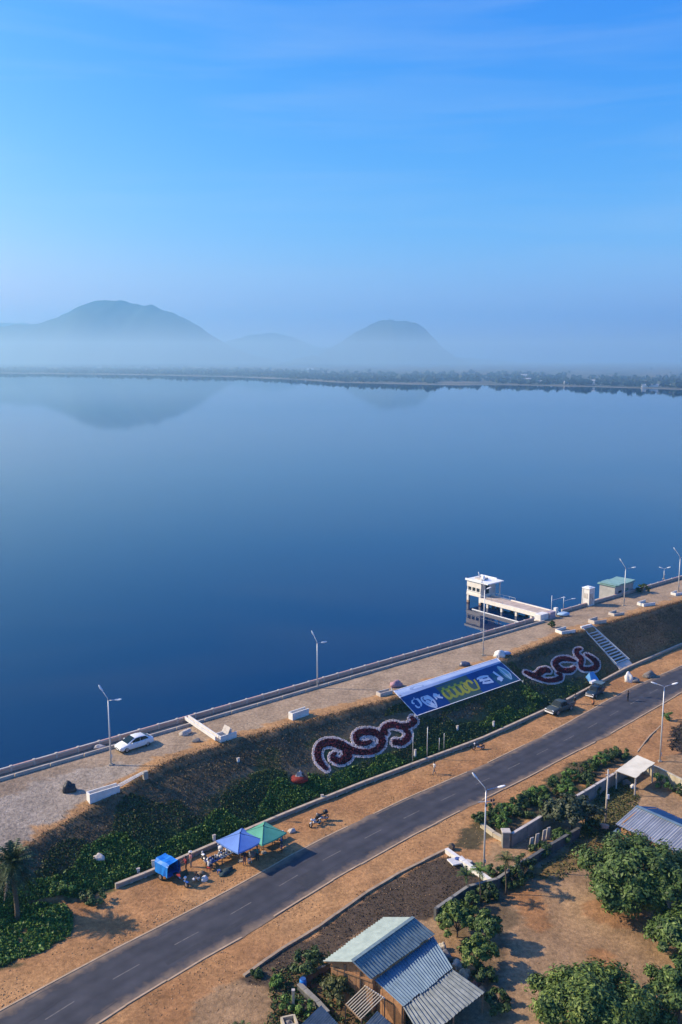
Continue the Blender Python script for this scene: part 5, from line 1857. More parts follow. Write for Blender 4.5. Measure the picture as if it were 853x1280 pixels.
def person(label, base, rz, top, bottom, pose='stand', hold=None, hat=None, scale=1.0):
    """one continuous skinned body; clothing by body region"""
    J = {}
    if pose in ('stand', 'walk', 'reach'):
        st = .22 if pose == 'walk' else .02
        J = dict(pelvis=(0, 0, .92), waist=(0, 0, 1.08), chest=(.01, 0, 1.30), neck=(.01, 0, 1.47), head0=(.03, 0, 1.56), head1=(.035, 0, 1.68),
                 shL=(0, .19, 1.40), elL=(.0, .25, 1.13), wrL=(.10, .24, .92), shR=(0, -.19, 1.40), elR=(.0, -.25, 1.13), wrR=(.1, -.24, .92),
                 hipL=(0, .10, .88), knL=(st * .6 + .02, .11, .48), anL=(st - .02, .11, .09), toL=(st + .14, .12, .04),
                 hipR=(0, -.10, .88), knR=(-st * .2 + .02, -.11, .48), anR=(-st - .02, -.11, .09), toR=(-st + .13, -.12, .04))
        if pose == 'reach':
            J.update(elL=(.22, .24, 1.2), wrL=(.44, .18, 1.15), elR=(.2, -.24, 1.18), wrR=(.42, -.18, 1.1))
        if pose == 'walk':
            J.update(elL=(-.08, .25, 1.14), wrL=(.02, .25, .93), elR=(.06, -.25, 1.14), wrR=(.22, -.23, .97))
    elif pose == 'sit':
        J = dict(pelvis=(0, 0, .46), waist=(.02, 0, .62), chest=(.06, 0, .84), neck=(.09, 0, 1.0), head0=(.12, 0, 1.09), head1=(.13, 0, 1.21),
                 shL=(.05, .19, .94), elL=(.14, .24, .70), wrL=(.34, .16, .62), shR=(.05, -.19, .94), elR=(.14, -.24, .70), wrR=(.34, -.16, .62),
                 hipL=(.02, .10, .44), knL=(.42, .13, .47), anL=(.44, .12, .09), toL=(.60, .13, .04),
                 hipR=(.02, -.10, .44), knR=(.42, -.13, .47), anR=(.44, -.12, .09), toR=(.60, -.13, .04))
    elif pose == 'crouch':
        J = dict(pelvis=(-.12, 0, .32), waist=(-.05, 0, .48), chest=(.08, 0, .66), neck=(.17, 0, .80), head0=(.22, 0, .88), head1=(.25, 0, .99),
                 shL=(.1, .19, .76), elL=(.28, .24, .58), wrL=(.46, .14, .45), shR=(.1, -.19, .76), elR=(.28, -.24, .58), wrR=(.46, -.14, .45),
                 hipL=(-.1, .10, .30), knL=(.26, .17, .47), anL=(.03, .15, .09), toL=(.18, .17, .04),
                 hipR=(-.1, -.10, .30), knR=(.26, -.17, .47), anR=(.03, -.15, .09), toR=(.18, -.17, .04))
    R = dict(pelvis=.135, waist=.125, chest=.15, neck=.055, head0=.085, head1=.085, sh=.062, el=.048, wr=.034, hip=.095, kn=.062, an=.042, to=.035)
    E_ = [('pelvis', 'waist'), ('waist', 'chest'), ('chest', 'neck'), ('neck', 'head0'), ('head0', 'head1')]
    for q in 'LR':
        E_ += [('chest', 'sh' + q), ('sh' + q, 'el' + q), ('el' + q, 'wr' + q), ('pelvis', 'hip' + q), ('hip' + q, 'kn' + q), ('kn' + q, 'an' + q), ('an' + q, 'to' + q)]
    names = list(J)
    # fingers: five short chains per hand
    for q in 'LR':
        w = Vector(J['wr' + q]); e = Vector(J['el' + q])
        d = (w - e).normalized()
        sd_ = d.cross(Vector((0, 0, 1) if abs(d.z) < .9 else (1, 0, 0))).normalized()
        palm_ = 'pa' + q
        J[palm_] = tuple(w + d * .06); names.append(palm_); E_.append(('wr' + q, palm_)); R[palm_] = .034
        for k in range(5):
            off = (k - 1.5) * .019
            nm = 'f%d%s' % (k, q)
            if k == 4:
                J[nm] = tuple(w + d * .05 - sd_ * .06 + Vector((.01, 0, 0)))
            else:
                J[nm] = tuple(w + d * (.15 - .012 * abs(k - 1.5)) + sd_ * off)
            R[nm] = .011
            names.append(nm); E_.append((palm_, nm))
    idx = {k: i for i, k in enumerate(names)}
    me = bpy.data.meshes.new('body')
    me.from_pydata([J[k] for k in names], [(idx[a], idx[b_]) for a, b_ in E_], [])
    o = bpy.data.objects.new('body', me)
    COL.objects.link(o)
    sk = o.modifiers.new('skin', 'SKIN')
    sub_ = o.modifiers.new('sub', 'SUBSURF'); sub_.levels = 1; sub_.render_levels = 1
    for k in names:
        rr = R.get(k) or R.get(k[:-1])
        me.skin_vertices[0].data[idx[k]].radius = (rr, rr * (.72 if k in ('chest', 'waist') else 1))
    me.skin_vertices[0].data[0].use_root = True
    dg = bpy.context.evaluated_depsgraph_get()
    nm = bpy.data.meshes.new_from_object(o.evaluated_get(dg))
    bpy.data.objects.remove(o)
    for m_ in (m_skin, top, bottom, m_dark):
        nm.materials.append(m_)
    neck, pel, an = Vector(J['neck']), Vector(J['pelvis']), .09
    for p in nm.polygons:
        c = p.center
        def near(a, b_):
            a, b_ = Vector(J[a]), Vector(J[b_])
            ab = b_ - a
            u = max(0, min(1, (c - a).dot(ab) / ab.length_squared))
            return (c - (a + ab * u)).length, u
        seg = min(((near(a, b_)[0], a, b_) for a, b_ in E_), key=lambda q: q[0])
        a, b_ = seg[1], seg[2]
        if a in ('pelvis', 'waist', 'chest') and b_ in ('waist', 'chest') or b_[:2] == 'sh' or (a[:2] == 'sh') or (a == 'chest' and near(a, b_)[1] < .65):
            mi = 1
        elif a[:3] in ('hip', 'pel') or b_[:3] == 'hip' or a[:2] == 'kn' and near(a, b_)[1] < .85:
            mi = 2
        elif a[:2] == 'an':
            mi = 3
        else:
            mi = 0
        p.material_index = mi
        p.use_smooth = True
    t = thing('person', label, 'person', base, rz)
    t.scale = (scale,) * 3
    link(bpy.data.objects.new('body', nm), t)
    h0, h1 = Vector(J['head0']), Vector(J['head1'])
    c = h0.lerp(h1, .6)
    MB().blob(c, (.102, .084, .125), 1, 3, .015).build('face', m_skin, t, smooth=True)
    MB().blob(c + Vector((-.018, 0, .03)), (.108, .094, .118), 2, 3, .03).build('hair', m_hair, t, smooth=True)
    mb = MB().blob(c + Vector((.105, 0, -.01)), (.022, .016, .026), 1, 1, .02)
    mb.build('nose', m_skin, t, smooth=True)
    for sg in (-1, 1):
        MB().blob(c + Vector((.086, sg * .034, .012)), (.014, .014, .012), 1, 1, 0).build('eye', m_dark, t, smooth=True)
        MB().blob(c + Vector((0, sg * .086, -.005)), (.018, .012, .028), 1, 1, 0).build('ear', m_skin, t, smooth=True)
    MB().box(c + Vector((.092, 0, -.055)), (.012, .04, .01)).build('mouth', mat('lips', (.18, .06, .05)), t)
    if hat:
        MB().disc(c + Vector((-.005, 0, .09)), .21, .02, 'Z', 16).build('hat_brim', hat, t)
        MB().blob(c + Vector((-.01, 0, .11)), (.11, .10, .10), 1, 2, .02).build('hat_crown', hat, t, smooth=True)
    if hold:
        w = (Vector(J['paL']) + Vector(J['paR'])) / 2
        MB().blob(w + Vector((.02, 0, -.02)), (.16, .2, .13), 4, 2, .15).build('held_bag', hold, t, smooth=True)
    return t


c_wh, c_dk, c_bl, c_rd, c_pk, c_gr, c_tl = cloth('white', (.7, .68, .65)), cloth('dark', (.03, .03, .04)), cloth('blue', (.06, .11, .3)), cloth('red', (.4, .05, .04)), cloth('pink', (.55, .25, .25)), cloth('grey', (.2, .2, .21)), cloth('teal', (.05, .2, .2))
person('person in dark clothes standing on the asphalt road', at(785, 877), 2.4, c_dk, c_dk, 'stand')
person('person in pale shirt walking on verge beside toe wall', at(543, 968), 3.4, c_wh, c_gr, 'walk')
person('person in grey shirt standing behind the grey green pickup', at(719, 880), 2.0, c_gr, c_dk, 'reach')
person('person with orange top crouching near dark blue pickup', at(741, 882), 1.0, cloth('orange', (.5, .2, .08)), c_dk, 'crouch')

# ================================================================== ROADSIDE MARKET
def umbrella(label, px, py, rz, m, h=2.3, half=1.75):
    t = thing('market_umbrella', label, 'umbrella', at(px, py), rz, 'market umbrellas')
    top = (0, 0, h + .75)
    cs_ = [(-half, -half, h), (half, -half, h), (half, half, h), (-half, half, h)]
    for k in range(4):
        a, b_ = Vector(cs_[k]), Vector(cs_[(k + 1) % 4])
        mb = MB()
        n = 6
        vs, fs = [Vector(top)], []
        for j in range(n + 1):
            q = a.lerp(b_, j / n)
            vs.append(q + Vector((0, 0, -.10 * math.sin(math.pi * j / n))))
        for j in range(n):
            fs.append((0, j + 1, j + 2))
        for j in range(n + 1):
            vs.append(vs[j + 1] + Vector((0, 0, -.16)))
        for j in range(n):
            fs.append((j + 1, n + 2 + j, n + 3 + j, j + 2))
        mb.add(vs, fs).build('canopy_panel', m, t)
        MB().bar(top, cs_[k], .03, .03).build('rib', m_dark, t)
        MB().bar((0, 0, h - .35), Vector(top).lerp(Vector(cs_[k]), .5), .02, .02).build('strut', m_dark, t)
    MB().tube([(0, 0, 0), (0, 0, h + .8)], .03, 8).build('pole', m_rim, t)
    MB().disc((0, 0, .05), .28, .12, 'Z', 14).build('base', m_conc, t)
    MB().blob((0, 0, h + .82), (.06, .06, .09), 1, 2, 0).build('finial', m_dark, t, smooth=True)
    return t


ROADA = heading((250, 1090), (360, 1035))
umbrella('soft blue square market umbrella over goods tables', 301, 1076, ROADA, mat('lilac_canvas', (.13, .25, .58), (.11, .21, .50), scale=1, rough=.7))
umbrella('green square market umbrella beside the blue one', 330, 1066, ROADA, mat('green_canvas', (.10, .36, .25), (.08, .3, .2), scale=1, rough=.7), h=2.25, half=1.7)
m_wood = mat('plain_wood', (.30, .20, .12), (.2, .13, .08), scale=6, rough=.75)


def stall_table(label, px, py, rz, cover, goods, seed, where='on stall table'):
    t = thing('stall_table', label, 'table', at(px, py), rz, 'goods tables of the roadside market')
    MB().box((0, 0, .72), (1.7, .9, .06)).build('table_top', cover, t)
    for x in (-.75, .75):
        for y in (-.38, .38):
            MB().box((x, y, .34), (.06, .06, .72)).build('leg', m_wood, t)
    r = random.Random(seed)
    for k in range(9):
        x, y = -.65 + (k % 5) * .32, -.2 + (k // 5) * .42
        g = thing('goods_bundle', '%s goods pack lying %s' % (goods[k % len(goods)].name.replace('cloth_', ''), where), 'goods', t.location + Matrix.Rotation(rz, 3, 'Z') @ Vector((x, y, .75)), r.uniform(0, 3), 'goods laid out on the stall tables')
        mm = goods[k % len(goods)]
        MB().blob((0, 0, .10), (r.uniform(.11, .17), r.uniform(.11, .16), r.uniform(.12, .22)), seed + k, 2, .15, flat=True).build('pack', mm, g, smooth=True)
        MB().box((0, 0, .2 + r.uniform(0, .08)), (.06, .06, .08)).build('tie', m_lampw, g)
    return t


G1 = [c_wh, c_bl, c_dk, c_gr, mat('cloth_cream', (.55, .48, .38))]
stall_table('stall table with pale and dark packs beside tricycle', 268, 1082, ROADA, c_bl, G1, 11, 'on stall table beside tricycle')
stall_table('stall table with white packs next to blue umbrella', 282, 1075, ROADA, c_wh, [c_wh, c_gr, c_bl, c_dk], 12, 'on white stall table next to blue umbrella')
stall_table('stall table piled with goods under blue umbrella', 303, 1066, ROADA, c_dk, [c_dk, c_bl, c_rd, c_wh], 13, 'on dark table under blue umbrella')
stall_table('stall table stacked with blue goods under green umbrella', 331, 1057, ROADA, c_bl, [c_bl, c_gr, c_wh, c_bl], 14, 'on blue table under green umbrella')
stall_table('stall table with bluish packs at end of green umbrella', 347, 1051, ROADA, c_dk, [c_bl, c_wh, c_dk], 15, 'on dark table at green umbrella end')
person('person in white shirt seated beside the stall tables', at(261, 1088), 1.0, c_wh, c_dk, 'sit')
person('person in dark shirt standing under edge of blue umbrella', at(306, 1082), 2.2, c_dk, cloth('longyi', (.25, .12, .1)), 'stand')
person('person in teal shirt standing below green umbrella', at(322, 1077), 1.8, c_teal if False else c_tl, c_dk, 'stand')
person('person in red top leaning at the cargo tricycle', at(233, 1090), 3.6, c_rd, cloth('brown', (.15, .08, .05)), 'reach')
person('person with pink blouse and hat behind the tricycle', at(239, 1084), 3.8, c_pk, c_gr, 'stand', hat=c_wh)
person('person in black and white clothes squatting near the tricycle', at(248, 1101), 3.9, c_dk, c_wh, 'crouch', hold=c_wh)
# stools
for i, (px, py) in enumerate(((261, 1088.6), (274, 1092), (312, 1078))):
    t = thing('plastic_stool', ['red plastic stool under the seated person', 'blue plastic stool in front of stall tables', 'white plastic stool at edge of blue umbrella shade'][i], 'stool', at(px, py), .3 * i, 'plastic stools')
    mm = [c_rd, c_bl, c_wh][i]
    MB().box((0, 0, .38), (.32, .32, .05)).build('seat', mm, t, bevel=.02)
    for x in (-.13, .13):
        for y in (-.13, .13):
            MB().bar((x, y, .37), (x * 1.25, y * 1.25, 0), .04, .04).build('leg', mm, t)
bundle('dark_tarpaulin', 'dark crumpled tarpaulin lying on sand before the stalls', 'tarpaulin', 283, 1091, (.9, .4, .3), 31, mat('teal_black', (.03, .06, .07), (.02, .03, .035)), ROADA)
bundle('litter_sack', 'small grey sack lying between green umbrella and motorcycles', 'sack', 365, 1040, (.45, .3, .28), 32, m_concw, .4)
motorcycle('dark motorcycle parked under green umbrella edge', at(352, 1060), ROADA + .9, m_mblu)
motorcycle('red motorcycle parked between stalls and toe wall', at(288, 1064), ROADA + 1.2, m_mred)

m_mgreen2 = mat('greens', (.08, .16, .03), (.05, .1, .02))
motorcycle('white motorcycle parked between tricycle and stall tables', at(256, 1078), ROADA + 1.3, m_lampw)
motorcycle('blue motorcycle parked behind white stall table', at(275, 1068), ROADA + 1.1, m_mblu, c_wh)
motorcycle('black motorcycle parked behind the green umbrella', at(338, 1046), ROADA + 1.3, m_mblk)
person('person in blue shirt standing behind stall tables', at(292, 1068), 5.0, c_bl, c_dk, 'reach')
bundle('goods_basket', 'woven basket of greens standing before tricycle', 'basket', 252, 1094, (.4, .35, .35), 33, m_wood, .3, [((0, 0, .25), (.3, .28, .2), m_mgreen2, 'greens')])
bundle('goods_sack', 'white goods sack beside the squatting person', 'sack', 256, 1101, (.35, .3, .4), 34, c_wh)
bundle('goods_sack', 'grey goods sack between the two umbrellas', 'sack', 315, 1070, (.4, .35, .45), 35, c_gr)
# cargo tricycle with blue tarpaulin box
TR = thing('cargo_tricycle', 'blue cargo tricycle with tarpaulin box parked at stalls', 'tricycle', at(217, 1101), heading((206, 1094), (232, 1108)))
TR.scale = (1.12, 1.12, 1.12)
m_tblue = mat('bright_blue_tarp', (.02, .22, .70), (.015, .17, .55), scale=1.5, rough=.5)
m_tb2 = mat('tricycle_blue', (.04, .12, .40), (.03, .09, .3), rough=.35)
bx_ = MB().box((-.75, 0, .62), (1.7, 1.25, .10)).build('cargo_floor', m_tb2, TR)
for sg in (-1, 1):
    MB().box((-.75, sg * .62, .85), (1.7, .06, .42)).build('side_board', m_tb2, TR)
    for x in (-1.55, .05):
        MB().bar((x, sg * .6, .65), (x, sg * .6, 1.7), .05, .05).build('hoop_post', m_dark, TR)
mb = MB()
ring_ = lambda x: [(x, -.74 - .05 * math.sin(9 * x), .62), (x, -.70, 1.55), (x, -.5, 1.80 - .05 * math.sin(5 * x)), (x, .05, 1.74 + .07 * math.sin(7 * x)), (x, .5, 1.82 + .04 * math.sin(6 * x)), (x, .70, 1.55), (x, .74 + .05 * math.sin(8 * x), .62)]
xs_ = np.linspace(-1.66, .12, 7)
vs, fs = [], []
for x in xs_:
    vs += ring_(x)
for i in range(6):
    for k in range(6):
        fs.append((i * 7 + k, (i + 1) * 7 + k, (i + 1) * 7 + k + 1, i * 7 + k + 1))
fs.append(tuple(range(7)))
mb.add(vs, fs)
mb.build('tarpaulin', m_tblue, TR, smooth=False)
for sg in (-1, 1):
    w = MB().torus((-.95, sg * .66, .33), .26, .07, 'Y', 16, 6).build('wheel', m_tyre, TR, smooth=True)
    MB().disc((-.95, sg * .66, .33), .18, .12, 'Y', 12).build('rim', m_rim, w)
w = MB().torus((1.75, 0, .31), .25, .06, 'Y', 16, 6).build('wheel', m_tyre, TR, smooth=True)
MB().disc((1.75, 0, .31), .14, .10, 'Y', 12).build('rim', m_rim, w)
MB().bar((1.75, 0, .31), (1.45, 0, 1.05), .09, .09).build('fork', m_rim, TR)
MB().tube([(1.42, 0, .9), (1.1, 0, .5), (.1, 0, .5)], .06, 6).build('frame', m_dark, TR)
MB().blob((1.1, 0, .8), (.32, .2, .17), 4, 2, .05).build('fuel_tank', m_tb2, TR, smooth=True)
MB().box((.55, 0, .82), (.75, .42, .13)).build('seat', m_black, TR, bevel=.04)
MB().tube([(1.38, -.42, 1.12), (1.48, 0, 1.06), (1.38, .42, 1.12)], .025, 6).build('handlebar', m_dark, TR)
MB().blob((1.62, 0, .96), (.14, .15, .14), 5, 2, .03).build('headlight', m_head, TR, smooth=True)
MB().slab([(1.62, -.45, 1.02), (1.62, .45, 1.02), (1.42, .40, 1.5), (1.42, -.40, 1.5)], .02).build('windscreen', m_glass, TR)
MB().box((1.75, 0, .63), (.55, .2, .04)).build('mudguard', m_tb2, TR)
MB().box((1.02, 0, 1.0), (.5, .55, .05), ry=.1).build('red_mat', c_rd, TR)

# ================================================================== WALLS AND YARDS BELOW THE ROAD
m_wallc = mat('block_wall', (.28, .27, .24), (.17, .165, .15), scale=1.3, rough=.9, bump=.3)
m_walld = mat('grey_block_wall', (.13, .13, .125), (.07, .072, .07), scale=1.3, rough=.9, bump=.3)
m_walcr = mat('cream_block_wall', (.52, .46, .34), (.38, .32, .22), scale=1.3, rough=.9, bump=.3)


def wall_run(name, label, pts, h, th, m, mcap, panel=2.2, post=True, z0=-.3):
    t = thing(name, label, 'wall', (0, 0, 0))
    P = [at(*p) for p in pts]
    for a, b_ in zip(P[:-1], P[1:]):
        a.z = b_.z = ZG
        L = (b_ - a).length
        n_ = max(1, round(L / panel))
        for k in range(n_):
            p, q = a.lerp(b_, k / n_), a.lerp(b_, (k + .97) / n_)
            j = random.uniform(-.03, .03)
            MB().bar(p + Vector((0, 0, h / 2 + z0 / 2)), q + Vector((0, 0, h / 2 + z0 / 2)), th, h - z0).build('panel', m, t)
            MB().bar(p + Vector((0, 0, h + .05 + j * .5)), q + Vector((0, 0, h + .05 + j * .5)), th + .12, .1).build('coping', mcap, t)
            if post:
                MB().box(p + Vector((0, 0, (h + .1 + z0) / 2)), (th + .1, th + .1, h + .12 - z0), rz=math.atan2(b_.y - a.y, b_.x - a.x)).build('pillar', m, t)
    return t


wall_run('boundary_wall', 'long grey block wall with pale coping behind hedge shrubs', [(640, 1058), (677, 1036), (716, 1012), (757, 988), (797, 963)], 1.45, .2, m_wallc, m_concw)
wall_run('boundary_wall', 'cream boundary wall running from shed corner past green bush', [(797, 963), (822, 973), (850, 988), (900, 1012)], 1.4, .2, m_walcr, m_walcr)
wall_run('yard_wall', 'low grey wall between shaded plants and dirt yard', [(658, 1086), (690, 1066), (724, 1046)], 1.0, .22, m_walld, m_walld)
wall_run('yard_wall', 'dark yard wall below the slim palms', [(545, 1150), (585, 1122), (622, 1112), (658, 1086)], 1.1, .2, m_walld, m_wallc)
wall_run('culvert_wall', 'white topped culvert wall beside the double lamp', [(558, 1066), (580, 1082), (603, 1098), (622, 1112)], .42, .32, m_white, m_white, post=False)
wall_run('culvert_wall', 'short pale wall joining verge to long block wall', [(602, 1034), (618, 1046), (640, 1058)], .45, .35, m_walcr, m_walcr, post=False)
CP = thing('corner_pillar', 'thick pale pillar at corner of long block wall', 'pillar', at(632, 1058))
MB().box((0, 0, .75), (.75, .75, 1.9)).build('shaft', m_wallc, CP, bevel=.03)
MB().box((0, 0, 1.76), (.95, .95, .16)).build('cap', m_concw, CP, bevel=.03)
SLB = thing('culvert_slab', 'broken white concrete slab lying over culvert', 'slab', at(572, 1080), .5)
MB().box((0, 0, .35), (1.9, 1.1, .14), ry=.08, rx=.1).build('slab', m_white, SLB, bevel=.03)
MB().box((.9, -.5, .05), (.9, .7, .5), rz=.4).build('footing', m_concw, SLB, bevel=.05)
MB().blob((.1, .2, .48), (.25, .2, .12), 3, 2, .3, flat=True).build('blue_bag', c_bl, SLB)
bundle('roadside_stump', 'small dark bush stump beside end of earth kerb', 'stump', 565, 1062, (.35, .3, .55), 41, m_dkgreen if False else m_bark)
# pale panels standing behind the wall
for i, (px, py) in enumerate(((664, 1053), (671, 1048), (680, 1043), (685, 1040))):
    t = thing('standing_panel', 'pale upright panel leaning behind the long block wall', 'panel', at(px, py + 10), .5, 'panels leaning behind the wall')
    MB().box((0, 0, .75), (.45, .08, 1.5), rx=.12).build('sheet', m_concw, t)
    MB().box((0, .12, .5), (.06, .06, 1.0)).build('prop', m_wood, t)


def corrugated(mb, a, b_, c, d, pitch=.2, amp=.035, mi=0, th=.02):
    """sheet with corners a-b along the ridge and d-c along the eave; ribs run from ridge to eave"""
    a, b_, c, d = [Vector(v) for v in (a, b_, c, d)]
    n = max(4, int((b_ - a).length / pitch * 4))
    nrm = (b_ - a).cross(d - a).normalized()
    if nrm.z < 0:
        nrm = -nrm
    vs, fs = [], []
    for i in range(n + 1):
        u = i / n
        o = nrm * amp * math.sin(i * math.pi / 2)
        vs += [a.lerp(b_, u) + o, d.lerp(c, u) + o]
    for i in range(n):
        fs.append((2 * i, 2 * i + 1, 2 * i + 3, 2 * i + 2))
    return mb.add(vs, fs, mi)


def roof_sheets(parent, a, b_, c, d, m, n, name='roof_sheet', jitter=.06, pitch=.30, amp=.055):
    a, b_, c, d = [Vector(v) for v in (a, b_, c, d)]
    for k in range(n):
        u0, u1 = k / n - .01, (k + 1) / n + .015
        mm = m[k % len(m)] if isinstance(m, (list, tuple)) else m
        up = Vector((0, 0, .012 * (k % 2) + random.uniform(0, jitter) * .3))
        ex = (d - a).normalized() * random.uniform(-jitter, jitter)
        corrugated(MB(), a.lerp(b_, u0) + up, a.lerp(b_, u1) + up, d.lerp(c, u1) + up + ex, d.lerp(c, u0) + up + ex, pitch, amp).build(name, mm, parent)


m_tin1 = mat('tin_lit_tone', (.27, .34, .33), (.19, .25, .25), scale=1.6, rough=.6, metal=.1, detail=8)  # house roof's sunward slope, its brightness put into a paler tin
m_tin2 = mat('tin_shaded_tone', (.19, .26, .27), (.12, .17, .185), scale=1.8, rough=.6, metal=.1, detail=8)  # same tin, shade of the opposite slope put in as a darker, bluer colour
m_tin3 = mat('tin_blue', (.15, .23, .30), (.10, .165, .225), scale=1.6, rough=.6, metal=.1, detail=8)
m_tin4 = mat('tin_grey', (.24, .265, .26), (.14, .16, .155), scale=1.8, rough=.65, metal=.1, detail=8)
m_plank = mat('orange_plank', (.42, .23, .11), (.28, .14, .07), scale=5, rough=.75)

HS = thing('wooden_house', 'wooden house with corrugated tin roof and stepped lean to roofs', 'house', (0, 0, 0))
rl, rr = atz(441, 1201.6, -1.6), atz(517, 1147, -1.6)
el, er = atz(404, 1201, -2.5), atz(479, 1147, -2.5)
fl, fr = atz(465, 1224.5, -2.6), atz(543, 1168, -2.6)
roof_sheets(HS, rl, rr, er, el, m_tin1, 8)
roof_sheets(HS, rl, rr, fr, fl, m_tin2, 8)
MB().bar(rl + Vector((0, 0, .05)), rr + Vector((0, 0, .05)), .3, .07).build('ridge_cap', m_tin2, HS)
l2a, l2b = atz(464, 1220, -2.95), atz(541, 1171, -2.95)
l2c, l2d = atz(566, 1211, -3.6), atz(505, 1258, -3.6)
roof_sheets(HS, l2a, l2b, l2c, l2d, m_tin3, 6)
l3a, l3b = l2d + Vector((0, 0, -.08)), l2c + Vector((0, 0, -.08))
l3c, l3d = atz(605.6, 1240, -4.1), atz(530, 1300, -4.1)
roof_sheets(HS, l3a, l3b, l3c, l3d, m_tin4, 6)
# walls under the roof, plank by plank on the gable
ax_ = (rr - rl).normalized()
gin = ax_ * .45
def plank_wall(p, q, ztop0, ztop1, n, nm='plank', m=None, z0=ZG - .1):
    for k in range(n):
        a, b_ = p.lerp(q, k / n), p.lerp(q, (k + .96) / n)
        za, zb2 = ztop0 + (ztop1 - ztop0) * k / n, ztop0 + (ztop1 - ztop0) * (k + .96) / n
        d = (b_ - a); d.z = 0
        nn = Vector((-d.y, d.x, 0)).normalized() * (.03 + .015 * (k % 2))
        vs = [Vector((a.x, a.y, z0)), Vector((b_.x, b_.y, z0)), Vector((b_.x, b_.y, zb2)), Vector((a.x, a.y, za))]
        MB().add([v - nn for v in vs] + [v + nn for v in vs], [(0, 1, 2, 3), (7, 6, 5, 4), (0, 1, 5, 4), (1, 2, 6, 5), (2, 3, 7, 6), (3, 0, 4, 7)]).build(nm, m or m_plank, HS)
gA = el.lerp(rl, .15) + gin; gR = rl + gin; gB = fl.lerp(rl, .12) + gin
plank_wall(gA, gR, el.z + .1, rl.z - .12, 8)
plank_wall(gR, gB, rl.z - .12, fl.z + .02, 8)
hA, hR, hB = er.lerp(rr, .15) - gin, rr - gin, fr.lerp(rr, .12) - gin
plank_wall(hA, hR, er.z + .1, rr.z - .12, 6)
plank_wall(hR, hB, rr.z - .12, fr.z + .02, 6)
plank_wall(gA, hA, el.z + .05, er.z + .05, 14)
plank_wall(gB, hB, fl.z - .08, fr.z - .08, 14)
for f_ in (.35, .72):
    a = gA.lerp(gB, f_)
    MB().bar(Vector((a.x, a.y, ZG)) - ax_ * .1, Vector((a.x, a.y, -2.4)) - ax_ * .1, .14, .14).build('gable_post', m_wood, HS)
MB().bar(Vector((gA.x, gA.y, -3.0)) - ax_ * .12, Vector((gB.x, gB.y, -3.0)) - ax_ * .12, .1, .16).build('tie_beam', m_plank, HS)
MB().bar(rl + Vector((0, 0, -.12)) + ax_ * .1, fl + Vector((0, 0, -.1)) + ax_ * .1, .06, .2).bar(rl + Vector((0, 0, -.12)) + ax_ * .1, el + Vector((0, 0, -.1)) + ax_ * .1, .06, .2).build('barge_board', m_plank, HS)
wp = gA.lerp(gB, .5) - ax_ * .1
MB().bar(Vector((wp.x, wp.y, ZG + 1.1)) - Vector((.35, -.35, 0)) * .8, Vector((wp.x, wp.y, ZG + 1.1)) + Vector((.35, -.35, 0)) * .8, .05, .8).build('window_shutter', m_wood, HS)
# posts and back wall of the lean-to
for p in (l2d, l2c, l3d, l3c, l2d.lerp(l2c, .5), l3d.lerp(l3c, .5)):
    MB().bar((p.x - .1, p.y + .15, ZG - .1), (p.x - .1, p.y + .15, p.z - .06), .12, .12).build('veranda_post', m_wood, HS)
for p, q in ((l2d, l2c), (l3d, l3c)):
    MB().bar(p + Vector((-.1, .15, -.12)), q + Vector((-.1, .15, -.12)), .1, .12).build('eave_beam', m_wood, HS)
plank_wall(l2a + gin * .4, l2d + gin * .4, l2a.z - .1, l2d.z - .12, 6)
plank_wall(l2b - gin * .6, l2c - gin * .6, l2b.z - .1, l2c.z - .12, 6)

# open slatted pergola and two small tin roofs in front
PG = thing('slat_pergola', 'half built frame of pale slats in front of the house', 'pergola', (0, 0, 0))
pa, pb, pc, pd = atz(456, 1231, -3.6), atz(481, 1247, -3.6), atz(452, 1275, -3.6), atz(432, 1254, -3.6)
for k in range(9):
    u = (k + .5) / 9
    MB().bar(pa.lerp(pb, u), pd.lerp(pc, u), .07, .05).build('slat', m_walcr, PG)
for a, b_ in ((pa, pb), (pd, pc)):
    MB().bar(a - Vector((0, 0, .07)), b_ - Vector((0, 0, .07)), .08, .08).build('beam', m_white if a is pa else m_wood, PG)
for p in (pa, pb, pc, pd):
    MB().bar((p.x, p.y, ZG - .1), (p.x, p.y, p.z - .1), .09, .09).build('post', m_wood, PG)
for nm_lab, pts, zr in (('small tin roofed hut beside the garden wall', [(402, 1257), (432, 1290), (395, 1330), (360, 1292)], -3.4), ('small tin roofed hut next to pale slat frame', [(472, 1264), (494, 1284), (462, 1312), (444, 1290)], -3.6)):
    t = thing('tin_hut', nm_lab, 'hut', (0, 0, 0))
    q = [atz(px, py, zr) for px, py in pts]
    q[2].z -= .35; q[3].z -= .35
    roof_sheets(t, q[0], q[1], q[2], q[3], m_tin4, 4, pitch=.2)
    for p in q:
        MB().bar((p.x, p.y, ZG - .1), (p.x, p.y, p.z - .05), .1, .1).build('post', m_wood, t)
    ctr = (q[0] + q[1] + q[2] + q[3]) / 4
    for a, b_ in ((q[0], q[1]), (q[1], q[2]), (q[3], q[0])):
        a, b_ = a.lerp(ctr, .08), b_.lerp(ctr, .08)
        MB().bar((a.x, a.y, (ZG + a.z) / 2 - .2), (b_.x, b_.y, (ZG + a.z) / 2 - .2), .05, a.z - ZG - .3).build('wall', m_plank, t)
